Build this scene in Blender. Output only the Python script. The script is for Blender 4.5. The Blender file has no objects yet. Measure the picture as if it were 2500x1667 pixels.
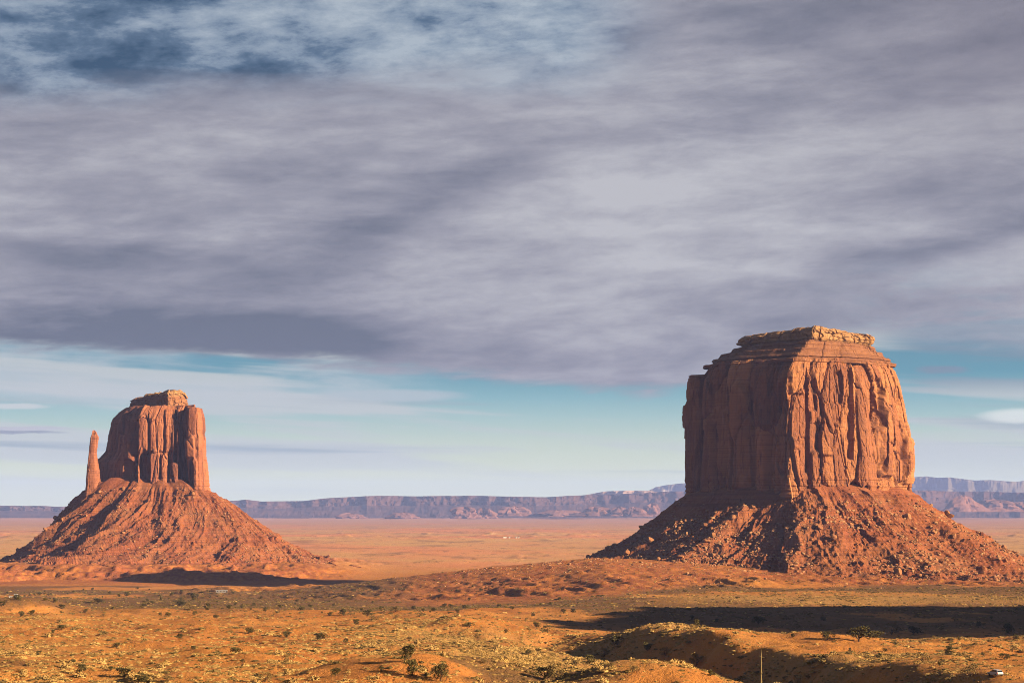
import bpy, bmesh, math, random
import numpy as np

# ------------------------------------------------------------------ camera, light, exposure
F = 5013.0            # focal length in photo pixels (photo 2500 wide)
CX, HY, CZ = 1250.0, 1240.0, 100.0
SUN_AZ, SUN_EL = math.radians(24.0), math.radians(18.5)   # sun stands to the right, a little behind the viewer
SUN_V = np.array([math.cos(SUN_EL) * math.cos(SUN_AZ), -math.cos(SUN_EL) * math.sin(SUN_AZ), math.sin(SUN_EL)])
SUN_STRENGTH = 5.0
SKY_STRENGTH = 0.1
EXPOSURE = 2.25
ALBEDO = 0.38            # the photograph is exposed for the shade: dark rock, bright exposure

scene = bpy.context.scene
COL = scene.collection
rng = np.random.default_rng(7)
random.seed(7)

cam_d = bpy.data.cameras.new('camera')
cam = bpy.data.objects.new('camera', cam_d)
COL.objects.link(cam)
cam.location = (0, 0, CZ)
cam.rotation_euler = (math.pi / 2, 0, 0)
cam_d.sensor_width = 36.0
cam_d.lens = 36.0 * F / 2500.0
cam_d.shift_y = (HY - 833.5) / 2500.0
cam_d.clip_start = 0.5
cam_d.clip_end = 200000.0
scene.camera = cam
scene.render.resolution_x, scene.render.resolution_y = 1024, 682
scene.view_settings.view_transform = 'Standard'
scene.view_settings.look = 'None'
scene.view_settings.gamma = 1.0
scene.view_settings.exposure = EXPOSURE
scene.view_settings.use_curve_mapping = False
scene.render.engine = 'CYCLES'
scene.cycles.use_denoising = True
try:
    scene.cycles.denoiser = 'OPENIMAGEDENOISE'
except Exception:
    pass
scene.cycles.denoising_prefilter = 'NONE'
scene.cycles.filter_width = 0.95
scene.cycles.max_bounces = 6
scene.cycles.diffuse_bounces = 3
scene.cycles.volume_bounces = 1
scene.cycles.transparent_max_bounces = 6
scene.cycles.caustics_reflective = False
scene.cycles.caustics_refractive = False


def lin(r, g, b):
    def f(c):
        c /= 255.0
        return c / 12.92 if c <= 0.04045 else ((c + 0.055) / 1.055) ** 2.4
    return (f(r), f(g), f(b))


# ------------------------------------------------------------------ node expression helper
class E:
    """A scalar or vector socket with arithmetic."""
    def __init__(s, nt, sock):
        s.nt, s.sock = nt, sock

    def _m(s, op, *a, clamp=False):
        n = s.nt.nodes.new('ShaderNodeMath')
        n.operation = op
        n.use_clamp = clamp
        for i, v in enumerate((s,) + a):
            if isinstance(v, E):
                s.nt.links.new(v.sock, n.inputs[i])
            else:
                n.inputs[i].default_value = float(v)
        return E(s.nt, n.outputs[0])

    def __add__(s, o): return s._m('ADD', o)
    __radd__ = __add__
    def __mul__(s, o): return s._m('MULTIPLY', o)
    __rmul__ = __mul__
    def __sub__(s, o): return s._m('SUBTRACT', o)
    def __rsub__(s, o): return (s * -1.0) + o
    def __truediv__(s, o): return s._m('DIVIDE', o)
    def abs(s): return s._m('ABSOLUTE')
    def pow(s, p): return s._m('POWER', p)
    def min(s, o): return s._m('MINIMUM', o)
    def max(s, o): return s._m('MAXIMUM', o)
    def clamp(s): return s._m('ADD', 0.0, clamp=True)
    def exp(s): return s._m('EXPONENT')

    def ss(s, a, b, x0=0.0, x1=1.0):
        n = s.nt.nodes.new('ShaderNodeMapRange')
        n.interpolation_type = 'SMOOTHSTEP'
        s.nt.links.new(s.sock, n.inputs[0])
        for i, v in enumerate((a, b, x0, x1)):
            if isinstance(v, E):
                s.nt.links.new(v.sock, n.inputs[1 + i])
            else:
                n.inputs[1 + i].default_value = v
        return E(s.nt, n.outputs[0])

    def curve(s, pts, x0, x1):
        """float curve: pts (x, y) with x in [x0, x1] and y in [0, 1]"""
        t = ((s - x0) * (1.0 / (x1 - x0)))
        n = s.nt.nodes.new('ShaderNodeFloatCurve')
        s.nt.links.new(t.sock, n.inputs[1])
        c = n.mapping.curves[0]
        pts = [((x - x0) / (x1 - x0), y) for x, y in pts]
        while len(c.points) < len(pts):
            c.points.new(0.5, 0.5)
        for p, (x, y) in zip(c.points, pts):
            p.location = (x, y)
        n.mapping.update()
        return E(s.nt, n.outputs[0])


def xyz(nt, vec):
    n = nt.nodes.new('ShaderNodeSeparateXYZ')
    nt.links.new(vec, n.inputs[0])
    return [E(nt, o) for o in n.outputs]


def vec(nt, x, y, z):
    n = nt.nodes.new('ShaderNodeCombineXYZ')
    for i, v in enumerate((x, y, z)):
        if isinstance(v, E):
            nt.links.new(v.sock, n.inputs[i])
        else:
            n.inputs[i].default_value = v
    return n.outputs[0]


def noise(nt, v, scale=1.0, detail=4.0, rough=0.55, dist=0.0):
    n = nt.nodes.new('ShaderNodeTexNoise')
    nt.links.new(v, n.inputs['Vector'])
    n.inputs['Scale'].default_value = scale
    n.inputs['Detail'].default_value = detail
    n.inputs['Roughness'].default_value = rough
    n.inputs['Distortion'].default_value = dist
    return E(nt, n.outputs[0])


def mixc(nt, fac, a, b, mode='MIX'):
    n = nt.nodes.new('ShaderNodeMix')
    n.data_type = 'RGBA'
    n.blend_type = mode
    n.clamp_factor = True
    if isinstance(fac, E):
        nt.links.new(fac.sock, n.inputs[0])
    else:
        n.inputs[0].default_value = fac
    for i, v in ((6, a), (7, b)):
        if isinstance(v, (tuple, list)):
            n.inputs[i].default_value = tuple(v) + (1.0,)
        else:
            nt.links.new(v, n.inputs[i])
    return n.outputs[2]


def ramp(nt, fac, stops, interp='LINEAR'):
    n = nt.nodes.new('ShaderNodeValToRGB')
    nt.links.new(fac.sock, n.inputs[0])
    cr = n.color_ramp
    cr.interpolation = interp
    while len(cr.elements) < len(stops):
        cr.elements.new(0.5)
    for e, (p, c) in zip(cr.elements, stops):
        e.position = p
        e.color = tuple(c) + (1.0,)
    return n.outputs[0]


# ------------------------------------------------------------------ world: Nishita sky behind a broken cloud deck
def build_world():
    w = bpy.data.worlds.new('World')
    scene.world = w
    w.use_nodes = True
    nt = w.node_tree
    for n in list(nt.nodes):
        nt.nodes.remove(n)
    out = nt.nodes.new('ShaderNodeOutputWorld')
    bg = nt.nodes.new('ShaderNodeBackground')
    bg.inputs[1].default_value = SKY_STRENGTH
    nt.links.new(bg.outputs[0], out.inputs[0])
    sky = nt.nodes.new('ShaderNodeTexSky')
    sky.sky_type = 'NISHITA'
    sky.sun_disc = False
    sky.sun_elevation = SUN_EL
    sky.sun_rotation = math.pi / 2 + SUN_AZ
    sky.air_density, sky.dust_density, sky.ozone_density = 1.0, 1.2, 2.0
    tc = nt.nodes.new('ShaderNodeTexCoord')
    X, Y, Z = xyz(nt, tc.outputs['Generated'])
    U, V = X, Z

    def nz(a, b, scale=1.0, detail=5.0, rough=0.55, off=0.0, tilt=0.0, dist=0.0):
        v = V + U * tilt if tilt else V
        return noise(nt, vec(nt, U * a + off, Y * a, v * b), scale, detail, rough, dist)

    big = nz(5, 22, detail=5, rough=0.5, off=3.1, tilt=-0.05)
    mid = nz(11, 58, detail=8, rough=0.58, off=8.0, tilt=-0.02, dist=0.3)
    fine = nz(30, 150, detail=8, rough=0.60, off=1.7, tilt=-0.05)
    # open sky between the clouds
    open_sky = ramp(nt, (V * 4.0).clamp(), [
        (0.00, lin(243, 246, 190)), (0.07, lin(234, 240, 194)), (0.13, lin(208, 223, 199)), (0.18, lin(168, 203, 198)), (0.215, lin(134, 184, 192)),
        (0.26, lin(86, 152, 172)), (0.36, lin(86, 134, 156)), (0.70, lin(70, 104, 134)), (1.0, lin(56, 84, 114))])
    nish = mixc(nt, 1.0, sky.outputs[0], (0.055, 0.075, 0.09), 'MULTIPLY')
    open_sky = mixc(nt, 0.22, open_sky, nish)
    # thin veils below the deck, denser to the left
    veil = nz(4, 75, detail=5, rough=0.5, off=5.5, tilt=0.05)
    leftness = U.ss(-0.04, -0.13)
    rightness = U.ss(0.165, 0.20)
    vf = (veil + leftness * 0.09 + rightness * 0.02).ss(0.49, 0.60) * V.ss(0.005, 0.03) * 0.88
    sky1 = mixc(nt, vf, open_sky, mixc(nt, rightness * V.ss(0.05, 0.065), lin(192, 198, 196), lin(120, 142, 158)))
    veil2 = nz(3, 95, detail=4, rough=0.5, off=12.5, tilt=0.02)
    sky1 = mixc(nt, (veil2).ss(0.55, 0.68) * V.ss(0.004, 0.016) * V.ss(0.075, 0.05) * 0.8, sky1, lin(150, 167, 173))
    # pale veil under the left half of the deck
    pv = U.ss(-0.01, -0.09) * V.ss(0.042, 0.056) * (mid * 0.6 + big * 0.6).ss(0.45, 0.7)
    sky1 = mixc(nt, pv * 0.8, sky1, lin(190, 196, 200))
    # small separate clouds: (u, v, half width, half height, colour)
    for (cu, cv, hw, hh, c) in ((-0.237, 0.0475, 0.015, 0.0016, (202, 206, 206)), (-0.236, 0.0377, 0.030, 0.0010, (186, 186, 194)),
                                (-0.238, 0.0360, 0.024, 0.0008, (138, 144, 160)), (0.238, 0.0432, 0.017, 0.0034, (222, 228, 222)),
                                (0.235, 0.0815, 0.024, 0.0020, (132, 152, 166)), (0.205, 0.066, 0.012, 0.0020, (122, 140, 158)),
                                (-0.06, 0.0545, 0.035, 0.0030, (176, 188, 194))):
        du = (U - cu + (mid - 0.5) * 0.02) / hw
        dv = (V - cv + (fine - 0.5) * 0.0035 + (mid - 0.5) * 0.004) / hh
        m = (du * du + dv * dv).ss(1.6, 0.25)
        sky1 = mixc(nt, m * 0.85, sky1, lin(*c))
    # the cloud deck
    tone = (big * 0.60 + mid * 0.36 + fine * 0.16) - 0.035
    dband = V.ss(0.0, 1.0) * 0.0
    bc = U.curve([(-0.25, 0.48), (-0.11, 0.48), (-0.07, 0.53), (-0.03, 0.61), (0.01, 0.665), (0.05, 0.70), (0.25, 0.80)], -0.25, 0.25) * 0.25
    g = (V - bc + (mid - 0.5) * 0.02) / (0.012)
    dband = (g * g * -1.0).exp() * U.ss(0.04, -0.02) * 0.11
    bc2 = U.curve([(-0.25, 0.33), (-0.05, 0.33), (0.25, 0.33)], -0.25, 0.25) * 0.25
    g2 = (V - bc2 + (mid - 0.5) * 0.02) / (0.011)
    dband2 = (g2 * g2 * -1.0).exp() * U.ss(-0.03, -0.09) * 0.25
    bc3 = U.curve([(-0.25, 0.36), (0.08, 0.40), (0.16, 0.46), (0.25, 0.54)], -0.25, 0.25) * 0.25
    g3 = (V - bc3 + (mid - 0.5) * 0.015) / (0.008)
    dband3 = (g3 * g3 * -1.0).exp() * U.ss(0.10, 0.18) * 0.13
    topdark = V.ss(0.15, 0.25) * U.ss(0.05, 0.16) * 0.17
    light = V.ss(0.10, 0.14) * V.ss(0.20, 0.16) * 0.05
    lit2 = ((V - 0.105) * (V - 0.105) * -900.0).exp() * U.ss(-0.10, 0.02) * U.ss(0.2, 0.05) * 0.05
    wisp = nz(46, 130, detail=9, rough=0.66, off=4.4, tilt=-0.05, dist=0.4)
    tone = tone + (wisp - 0.5) * 0.20 - dband - dband2 - dband3 - topdark + light + lit2
    deck = ramp(nt, (tone - 0.48) * 1.4 + 0.485, [(0.22, lin(102, 109, 126)), (0.40, lin(130, 132, 147)), (0.55, lin(153, 153, 165)), (0.78, lin(188, 188, 194))])
    warm = U.ss(0.08, 0.25) * V.ss(0.12, 0.22) * 0.45
    deck = mixc(nt, warm, deck, lin(126, 120, 132))
    low = U.curve([(-0.25, 0.76), (-0.17, 0.72), (-0.05, 0.64), (0.01, 0.585), (0.075, 0.565), (0.12, 0.70), (0.165, 0.80), (0.25, 0.74)], -0.25, 0.25) * 0.1
    dd = V - low + (mid - 0.5) * 0.022 + (fine - 0.5) * 0.012 + (big - 0.5) * 0.012
    dmask = (dd + (wisp - 0.5) * 0.006).ss(-0.002, 0.007)
    dmask = dmask * (1.0 - U.ss(0.13, 0.19) * dd.ss(0.05, 0.0) * (fine * 0.4 + mid * 0.6).ss(0.44, 0.58) * 0.6)
    sky2 = mixc(nt, dmask, sky1, deck)
    # broken mackerel sky above the deck, upper left
    gap = (V + (big - 0.5) * 0.05 + (mid - 0.5) * 0.03 - U * 0.06).ss(0.192, 0.222) * U.ss(0.085, 0.02)
    mack = nz(26, 74, detail=9, rough=0.64, off=2.2, tilt=-0.06, dist=0.12)
    mack2 = nz(9, 30, detail=3, rough=0.5, off=6.6)
    mk = (mack * 0.65 + mack2 * 0.45 + U.ss(-0.1, 0.02) * 0.07)
    mcol = ramp(nt, mk, [(0.43, lin(56, 84, 112)), (0.51, lin(92, 115, 141)), (0.57, lin(132, 149, 169)), (0.68, lin(170, 182, 194))])
    sky3 = mixc(nt, gap, sky2, mcol)
    # the colours above are what the eye sees; the Background multiplies by its strength
    fin = mixc(nt, 1.0, sky3, (2.0 ** -EXPOSURE / SKY_STRENGTH,) * 3, 'MULTIPLY')
    nt.links.new(fin, bg.inputs[0])


build_world()

sun_d = bpy.data.lights.new('sun', 'SUN')
sun_d.energy = SUN_STRENGTH
sun_d.angle = math.radians(0.5)
sun_d.color = (1.0, 0.73, 0.44)
sun = bpy.data.objects.new('sun', sun_d)
COL.objects.link(sun)
from mathutils import Vector
sun.rotation_euler = Vector(SUN_V).to_track_quat('Z', 'Y').to_euler()
sun.location = (600, -200, 600)


# ------------------------------------------------------------------ numpy noise
def _h(ix, iy, iz, seed):
    h = (ix.astype(np.int64) * 374761393 + iy.astype(np.int64) * 668265263 + iz.astype(np.int64) * 2147483647 + seed * 144665) & 0xFFFFFFFF
    h = ((h ^ (h >> 13)) * 1274126177) & 0xFFFFFFFF
    h = ((h ^ (h >> 16)) * 2246822519) & 0xFFFFFFFF
    return ((h ^ (h >> 15)) & 0xFFFFFF).astype(np.float64) / 16777216.0


def vn2(x, y, seed=0):
    """value noise, -1..1"""
    x = np.asarray(x, float); y = np.asarray(y, float)
    x, y = np.broadcast_arrays(x, y)
    ix, iy = np.floor(x), np.floor(y)
    fx, fy = x - ix, y - iy
    ux = fx * fx * fx * (fx * (fx * 6 - 15) + 10)
    uy = fy * fy * fy * (fy * (fy * 6 - 15) + 10)
    z = np.zeros_like(ix)
    a = _h(ix, iy, z, seed); b = _h(ix + 1, iy, z, seed)
    c = _h(ix, iy + 1, z, seed); d = _h(ix + 1, iy + 1, z, seed)
    return 2 * ((a * (1 - ux) + b * ux) * (1 - uy) + (c * (1 - ux) + d * ux) * uy) - 1


def fbm(x, y, seed=0, oct=4, gain=0.5, lac=2.07):
    t, a, n = 0.0, 1.0, 0.0
    for i in range(oct):
        t = t + a * vn2(x, y, seed + i * 17)
        n += a
        a *= gain
        x = x * lac + 13.7; y = y * lac - 7.3
    return t / n


def ridged(x, y, seed=0, oct=4, gain=0.5):
    t, a, n = 0.0, 1.0, 0.0
    for i in range(oct):
        v = 1 - np.abs(vn2(x, y, seed + i * 31))
        t = t + a * v * v
        n += a
        a *= gain
        x = x * 2.1 + 3.3; y = y * 2.1 + 9.1
    return t / n


def worley(x, y, seed=0):
    """returns F1, F2, three hashes of the nearest cell and the offset from its seed point"""
    ix, iy = np.floor(x), np.floor(y)
    f1 = np.full(x.shape, 9.0); f2 = np.full(x.shape, 9.0)
    cx = np.zeros(x.shape); cy = np.zeros(x.shape); ox = np.zeros(x.shape); oy = np.zeros(x.shape)
    z = np.zeros(x.shape)
    for i in (-1, 0, 1):
        for j in (-1, 0, 1):
            jx, jy = ix + i, iy + j
            px = jx + 0.1 + 0.8 * _h(jx, jy, z, seed); py = jy + 0.1 + 0.8 * _h(jx, jy, z + 1, seed)
            dx, dy = x - px, y - py
            d = (dx ** 4 + dy ** 4) ** 0.25
            near = d < f1
            f2 = np.where(near, f1, np.minimum(f2, d))
            cx = np.where(near, jx, cx); cy = np.where(near, jy, cy)
            ox = np.where(near, dx, ox); oy = np.where(near, dy, oy)
            f1 = np.where(near, d, f1)
    return f1, f2, _h(cx, cy, z + 2, seed), _h(cx, cy, z + 3, seed), _h(cx, cy, z + 4, seed), ox, oy


def sst(a, b, x):
    t = np.clip((x - a) / (b - a), 0, 1)
    return t * t * (3 - 2 * t)


def px_of(X, Y):
    return CX + F * X / Y


def py_of(Z, Y):
    return HY - F * (Z - CZ) / Y


def wx(px, Y):
    return (px - CX) / F * Y


def wz(py, Y):
    return CZ + (HY - py) / F * Y


# ------------------------------------------------------------------ mesh helpers
def new_mesh(name, V, Fq, mats=None, smooth=False):
    """V (n,3); Fq an (m,3) or (m,4) int array or a list of such arrays"""
    me = bpy.data.meshes.new(name)
    V = np.asarray(V, np.float32).reshape(-1, 3)
    parts = Fq if isinstance(Fq, list) else [Fq]
    parts = [np.asarray(p, np.int32) for p in parts if len(p)]
    nl = sum(p.size for p in parts)
    npoly = sum(len(p) for p in parts)
    me.vertices.add(len(V))
    me.vertices.foreach_set('co', V.ravel())
    me.loops.add(nl)
    me.loops.foreach_set('vertex_index', np.concatenate([p.ravel() for p in parts]))
    me.polygons.add(npoly)
    tot = np.concatenate([np.full(len(p), p.shape[1], np.int32) for p in parts])
    start = np.concatenate([[0], np.cumsum(tot)[:-1]]).astype(np.int32)
    me.polygons.foreach_set('loop_start', start)
    me.polygons.foreach_set('loop_total', tot)
    me.polygons.foreach_set('use_smooth', np.full(npoly, smooth))
    me.update(calc_edges=True)
    for m in (mats or []):
        me.materials.append(m)
    return me


def grid_faces(nr, nc, wrap=False):
    r = np.arange(nr - 1)[:, None]
    c = np.arange(nc if wrap else nc - 1)[None, :]
    c1 = (c + 1) % nc
    a = r * nc + c; b = r * nc + c1; d = (r + 1) * nc + c; e = (r + 1) * nc + c1
    return np.stack([a, b, e, d], -1).reshape(-1, 4)


def obj(name, me, parent=None, loc=(0, 0, 0), rot=(0, 0, 0), scl=(1, 1, 1)):
    o = bpy.data.objects.new(name, me)
    COL.objects.link(o)
    o.location = loc; o.rotation_euler = rot; o.scale = scl
    if parent is not None:
        o.parent = parent
    return o


def empty(name, loc=(0, 0, 0), rz=0.0):
    o = bpy.data.objects.new(name, None)
    COL.objects.link(o)
    o.location = loc; o.rotation_euler = (0, 0, rz)
    o.empty_display_size = 0.5
    return o


def tag(o, label=None, cat=None, group=None, kind=None):
    for k, v in (('label', label), ('category', cat), ('group', group), ('kind', kind)):
        if v:
            o[k] = v
    return o


def attr(me, name, data):
    a = me.attributes.new(name, 'FLOAT', 'POINT')
    a.data.foreach_set('value', np.asarray(data, np.float32).ravel())


class MB:
    """collects simple solids into one mesh"""
    def __init__(s):
        s.bm = bmesh.new()

    def box(s, x0, x1, y0, y1, z0, z1, taper=0.0, bev=0.0):
        vs = []
        for z, t in ((z0, 0.0), (z1, taper)):
            for x, y in ((x0 + t, y0 + t), (x1 - t, y0 + t), (x1 - t, y1 - t), (x0 + t, y1 - t)):
                vs.append(s.bm.verts.new((x, y, z)))
        for f in ((3, 2, 1, 0), (4, 5, 6, 7), (0, 1, 5, 4), (1, 2, 6, 5), (2, 3, 7, 6), (3, 0, 4, 7)):
            s.bm.faces.new([vs[i] for i in f])
        return s

    def prism(s, prof, x0, x1, inset=0.0):
        """profile in (y, z), extruded along x"""
        a = [s.bm.verts.new((x0 + inset * (0.5 if z > 1 else 0), y, z)) for y, z in prof]
        b = [s.bm.verts.new((x1 - inset * (0.5 if z > 1 else 0), y, z)) for y, z in prof]
        n = len(prof)
        s.bm.faces.new(a[::-1]); s.bm.faces.new(b)
        for i in range(n):
            s.bm.faces.new([a[i], a[(i + 1) % n], b[(i + 1) % n], b[i]])
        return s

    def tube(s, pts, rad, n=7):
        rings = []
        for i, p in enumerate(pts):
            p = Vector(p)
            d = (Vector(pts[min(i + 1, len(pts) - 1)]) - Vector(pts[max(i - 1, 0)])).normalized()
            q = d.to_track_quat('Z', 'Y')
            r = rad[i] if isinstance(rad, (list, tuple)) else rad
            rings.append([s.bm.verts.new(p + q @ Vector((r * math.cos(2 * math.pi * k / n), r * math.sin(2 * math.pi * k / n), 0))) for k in range(n)])
        for a, b in zip(rings, rings[1:]):
            for k in range(n):
                s.bm.faces.new([a[k], a[(k + 1) % n], b[(k + 1) % n], b[k]])
        s.bm.faces.new(rings[0][::-1]); s.bm.faces.new(rings[-1])
        return s

    def wheel(s, cx, cy, cz, r, w, n=16):
        a = [s.bm.verts.new((cx - w / 2, cy + r * math.cos(2 * math.pi * k / n), cz + r * math.sin(2 * math.pi * k / n))) for k in range(n)]
        b = [s.bm.verts.new((cx + w / 2, v.co.y, v.co.z)) for v in a]
        s.bm.faces.new(a); s.bm.faces.new(b[::-1])
        for k in range(n):
            s.bm.faces.new([a[k], b[k], b[(k + 1) % n], a[(k + 1) % n]])
        return s

    def build(s, name, mat, parent=None, bevel=0.0, loc=(0, 0, 0), rz=0.0):
        bmesh.ops.recalc_face_normals(s.bm, faces=s.bm.faces)
        if bevel:
            bmesh.ops.bevel(s.bm, geom=list(s.bm.edges), offset=bevel, segments=2, affect='EDGES', clamp_overlap=True)
        me = bpy.data.meshes.new(name)
        s.bm.to_mesh(me); s.bm.free()
        me.materials.append(mat)
        return obj(name, me, parent, loc, (0, 0, rz))


# ------------------------------------------------------------------ materials
def material(name, rough=0.9, spec=0.15):
    m = bpy.data.materials.new(name)
    m.use_nodes = True
    nt = m.node_tree
    b = nt.nodes['Principled BSDF']
    b.inputs['Roughness'].default_value = rough
    b.inputs['Specular IOR Level'].default_value = spec
    return m, nt, b


def set_base(nt, b, col):
    nt.links.new(mixc(nt, 1.0, col, (ALBEDO,) * 3, 'MULTIPLY'), b.inputs['Base Color'])


def pos(nt):
    g = nt.nodes.new('ShaderNodeNewGeometry')
    return xyz(nt, g.outputs['Position'])


def bump(nt, b, h, strength=0.5, dist=0.3):
    n = nt.nodes.new('ShaderNodeBump')
    n.inputs['Strength'].default_value = strength
    n.inputs['Distance'].default_value = dist
    nt.links.new(h.sock, n.inputs['Height'])
    nt.links.new(n.outputs[0], b.inputs['Normal'])


def simple(name, c, rough=0.7, spec=0.3, var=0.0, metal=0.0):
    m, nt, b = material(name, rough, spec)
    b.inputs['Metallic'].default_value = metal
    if var:
        x, y, z = pos(nt)
        n = noise(nt, vec(nt, x, y, z), 3.0, 4)
        c2 = tuple(v * (1 - var) for v in c); c3 = tuple(min(1, v * (1 + var)) for v in c)
        set_base(nt, b, ramp(nt, n, [(0.3, c2), (0.7, c3)]))
    else:
        b.inputs['Base Color'].default_value = tuple(v * ALBEDO for v in c) + (1,)
    return m


def rock_material(name, light, dark, varnish, z0, z1, streak=0.78, band=0.4, s=1.0, top=None, topz=None):
    """cliff sandstone: vertical varnish streaks, faint bedding, patchy broken faces"""
    m, nt, b = material(name, 0.92, 0.1)
    x, y, z = pos(nt)
    st = noise(nt, vec(nt, x * (0.16 * s), y * (0.16 * s), z * (0.016 * s)), 1.0, 6, 0.6, 0.6)
    st2 = noise(nt, vec(nt, x * (0.55 * s), y * (0.55 * s), z * (0.07 * s)), 1.0, 5, 0.6, 0.3)
    pt = noise(nt, vec(nt, x * (0.05 * s), y * (0.05 * s), z * (0.03 * s)), 1.0, 5, 0.6)
    bd = noise(nt, vec(nt, x * (0.008 * s), y * (0.008 * s), z * (0.75 * s)), 1.0, 4, 0.65)
    gr = noise(nt, vec(nt, x * (1.6 * s), y * (1.6 * s), z * (1.6 * s)), 1.0, 4, 0.6)
    sa = nt.nodes.new('ShaderNodeAttribute')
    sa.attribute_name = 'slab'
    sl = E(nt, sa.outputs['Fac'])
    base = mixc(nt, (pt * 0.5 + sl * 0.6 - 0.05).ss(0.30, 0.66), dark, light)
    base = mixc(nt, sl.ss(0.72, 0.92) * 0.5, base, tuple(min(1, c * 1.22) for c in light))
    base = mixc(nt, bd.ss(0.45, 0.62) * band, base, tuple(c * 0.62 for c in dark))
    base = mixc(nt, (st * 0.65 + st2 * 0.35 - (sl - 0.5) * 0.14).ss(0.49, 0.62) * streak, base, varnish)
    base = mixc(nt, gr.ss(0.3, 0.75) * 0.35, base, tuple(min(1, c * 1.25) for c in light))
    if top is not None:
        tz = (z + (pt - 0.5) * 6.0).ss(topz, topz + 4.0)
        base = mixc(nt, tz, base, top)
    set_base(nt, b, base)
    bump(nt, b, gr * 0.6 + st2 * 0.8, 0.6, 0.6)
    return m


ROCK_L, ROCK_D, VARN = (0.52, 0.225, 0.092), (0.31, 0.110, 0.055), (0.13, 0.052, 0.036)
m_rock = rock_material('red_sandstone', ROCK_L, ROCK_D, VARN, 120, 270)
m_rock_hazed = rock_material('haze_tinted_sandstone', (0.46, 0.180, 0.088), (0.29, 0.098, 0.055), (0.12, 0.048, 0.036), 120, 270)  # redder copy of the cliff rock, distance haze put into its colour
m_ledge = rock_material('ledgy_siltstone', (0.34, 0.155, 0.075), (0.25, 0.095, 0.05), (0.17, 0.075, 0.046), 260, 292, streak=0.35, band=0.7)
m_cap = rock_material('pale_cap_sandstone', (0.50, 0.28, 0.125), (0.38, 0.185, 0.085), (0.22, 0.10, 0.055), 290, 312, streak=0.3, band=0.5)


def talus_material(name, light, dark, green):
    m, nt, b = material(name, 0.95, 0.08)
    x, y, z = pos(nt)
    n1 = noise(nt, vec(nt, x * 0.02, y * 0.02, z * 0.03), 1.0, 5, 0.6)
    n2 = noise(nt, vec(nt, x * 0.35, y * 0.35, z * 0.35), 1.0, 5, 0.62)
    n3 = noise(nt, vec(nt, x * 1.4, y * 1.4, z * 1.4), 1.0, 4, 0.6)
    bd = noise(nt, vec(nt, x * 0.006, y * 0.006, z * 0.5), 1.0, 4, 0.6)
    base = mixc(nt, n1.ss(0.35, 0.65), dark, light)
    base = mixc(nt, bd.ss(0.47, 0.62) * 0.6, base, tuple(c * 0.6 for c in dark))
    base = mixc(nt, n2.ss(0.52, 0.72) * 0.55, base, tuple(min(1, c * 1.25) for c in light))
    base = mixc(nt, (n3 * 0.6 + n1 * 0.4).ss(0.5, 0.62) * 0.5, base, green)
    set_base(nt, b, base)
    bump(nt, b, n2 * 1.2 + n3 * 0.6, 0.8, 1.0)
    return m


m_talus = talus_material('red_talus', (0.42, 0.152, 0.062), (0.33, 0.105, 0.045), (0.22, 0.12, 0.06))


def boulder_material(name, a, bcol):
    m, nt, b = material(name, 0.92, 0.1)
    oi = nt.nodes.new('ShaderNodeObjectInfo')
    x, y, z = pos(nt)
    n = noise(nt, vec(nt, x * 0.25, y * 0.25, z * 0.25), 1.0, 5, 0.6)
    n2 = noise(nt, vec(nt, x, y, z), 1.3, 4, 0.6)
    c = mixc(nt, n.ss(0.35, 0.65), a, bcol)
    c = mixc(nt, E(nt, oi.outputs['Random']) * 0.5, c, tuple(v * 0.75 for v in a))
    set_base(nt, b, c)
    bump(nt, b, n2, 0.5, 0.4)
    return m


m_boulder = boulder_material('fallen_sandstone', (0.50, 0.24, 0.105), (0.42, 0.17, 0.078))
m_pale_boulder = boulder_material('pale_rubble', (0.52, 0.30, 0.15), (0.42, 0.20, 0.095))


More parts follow.
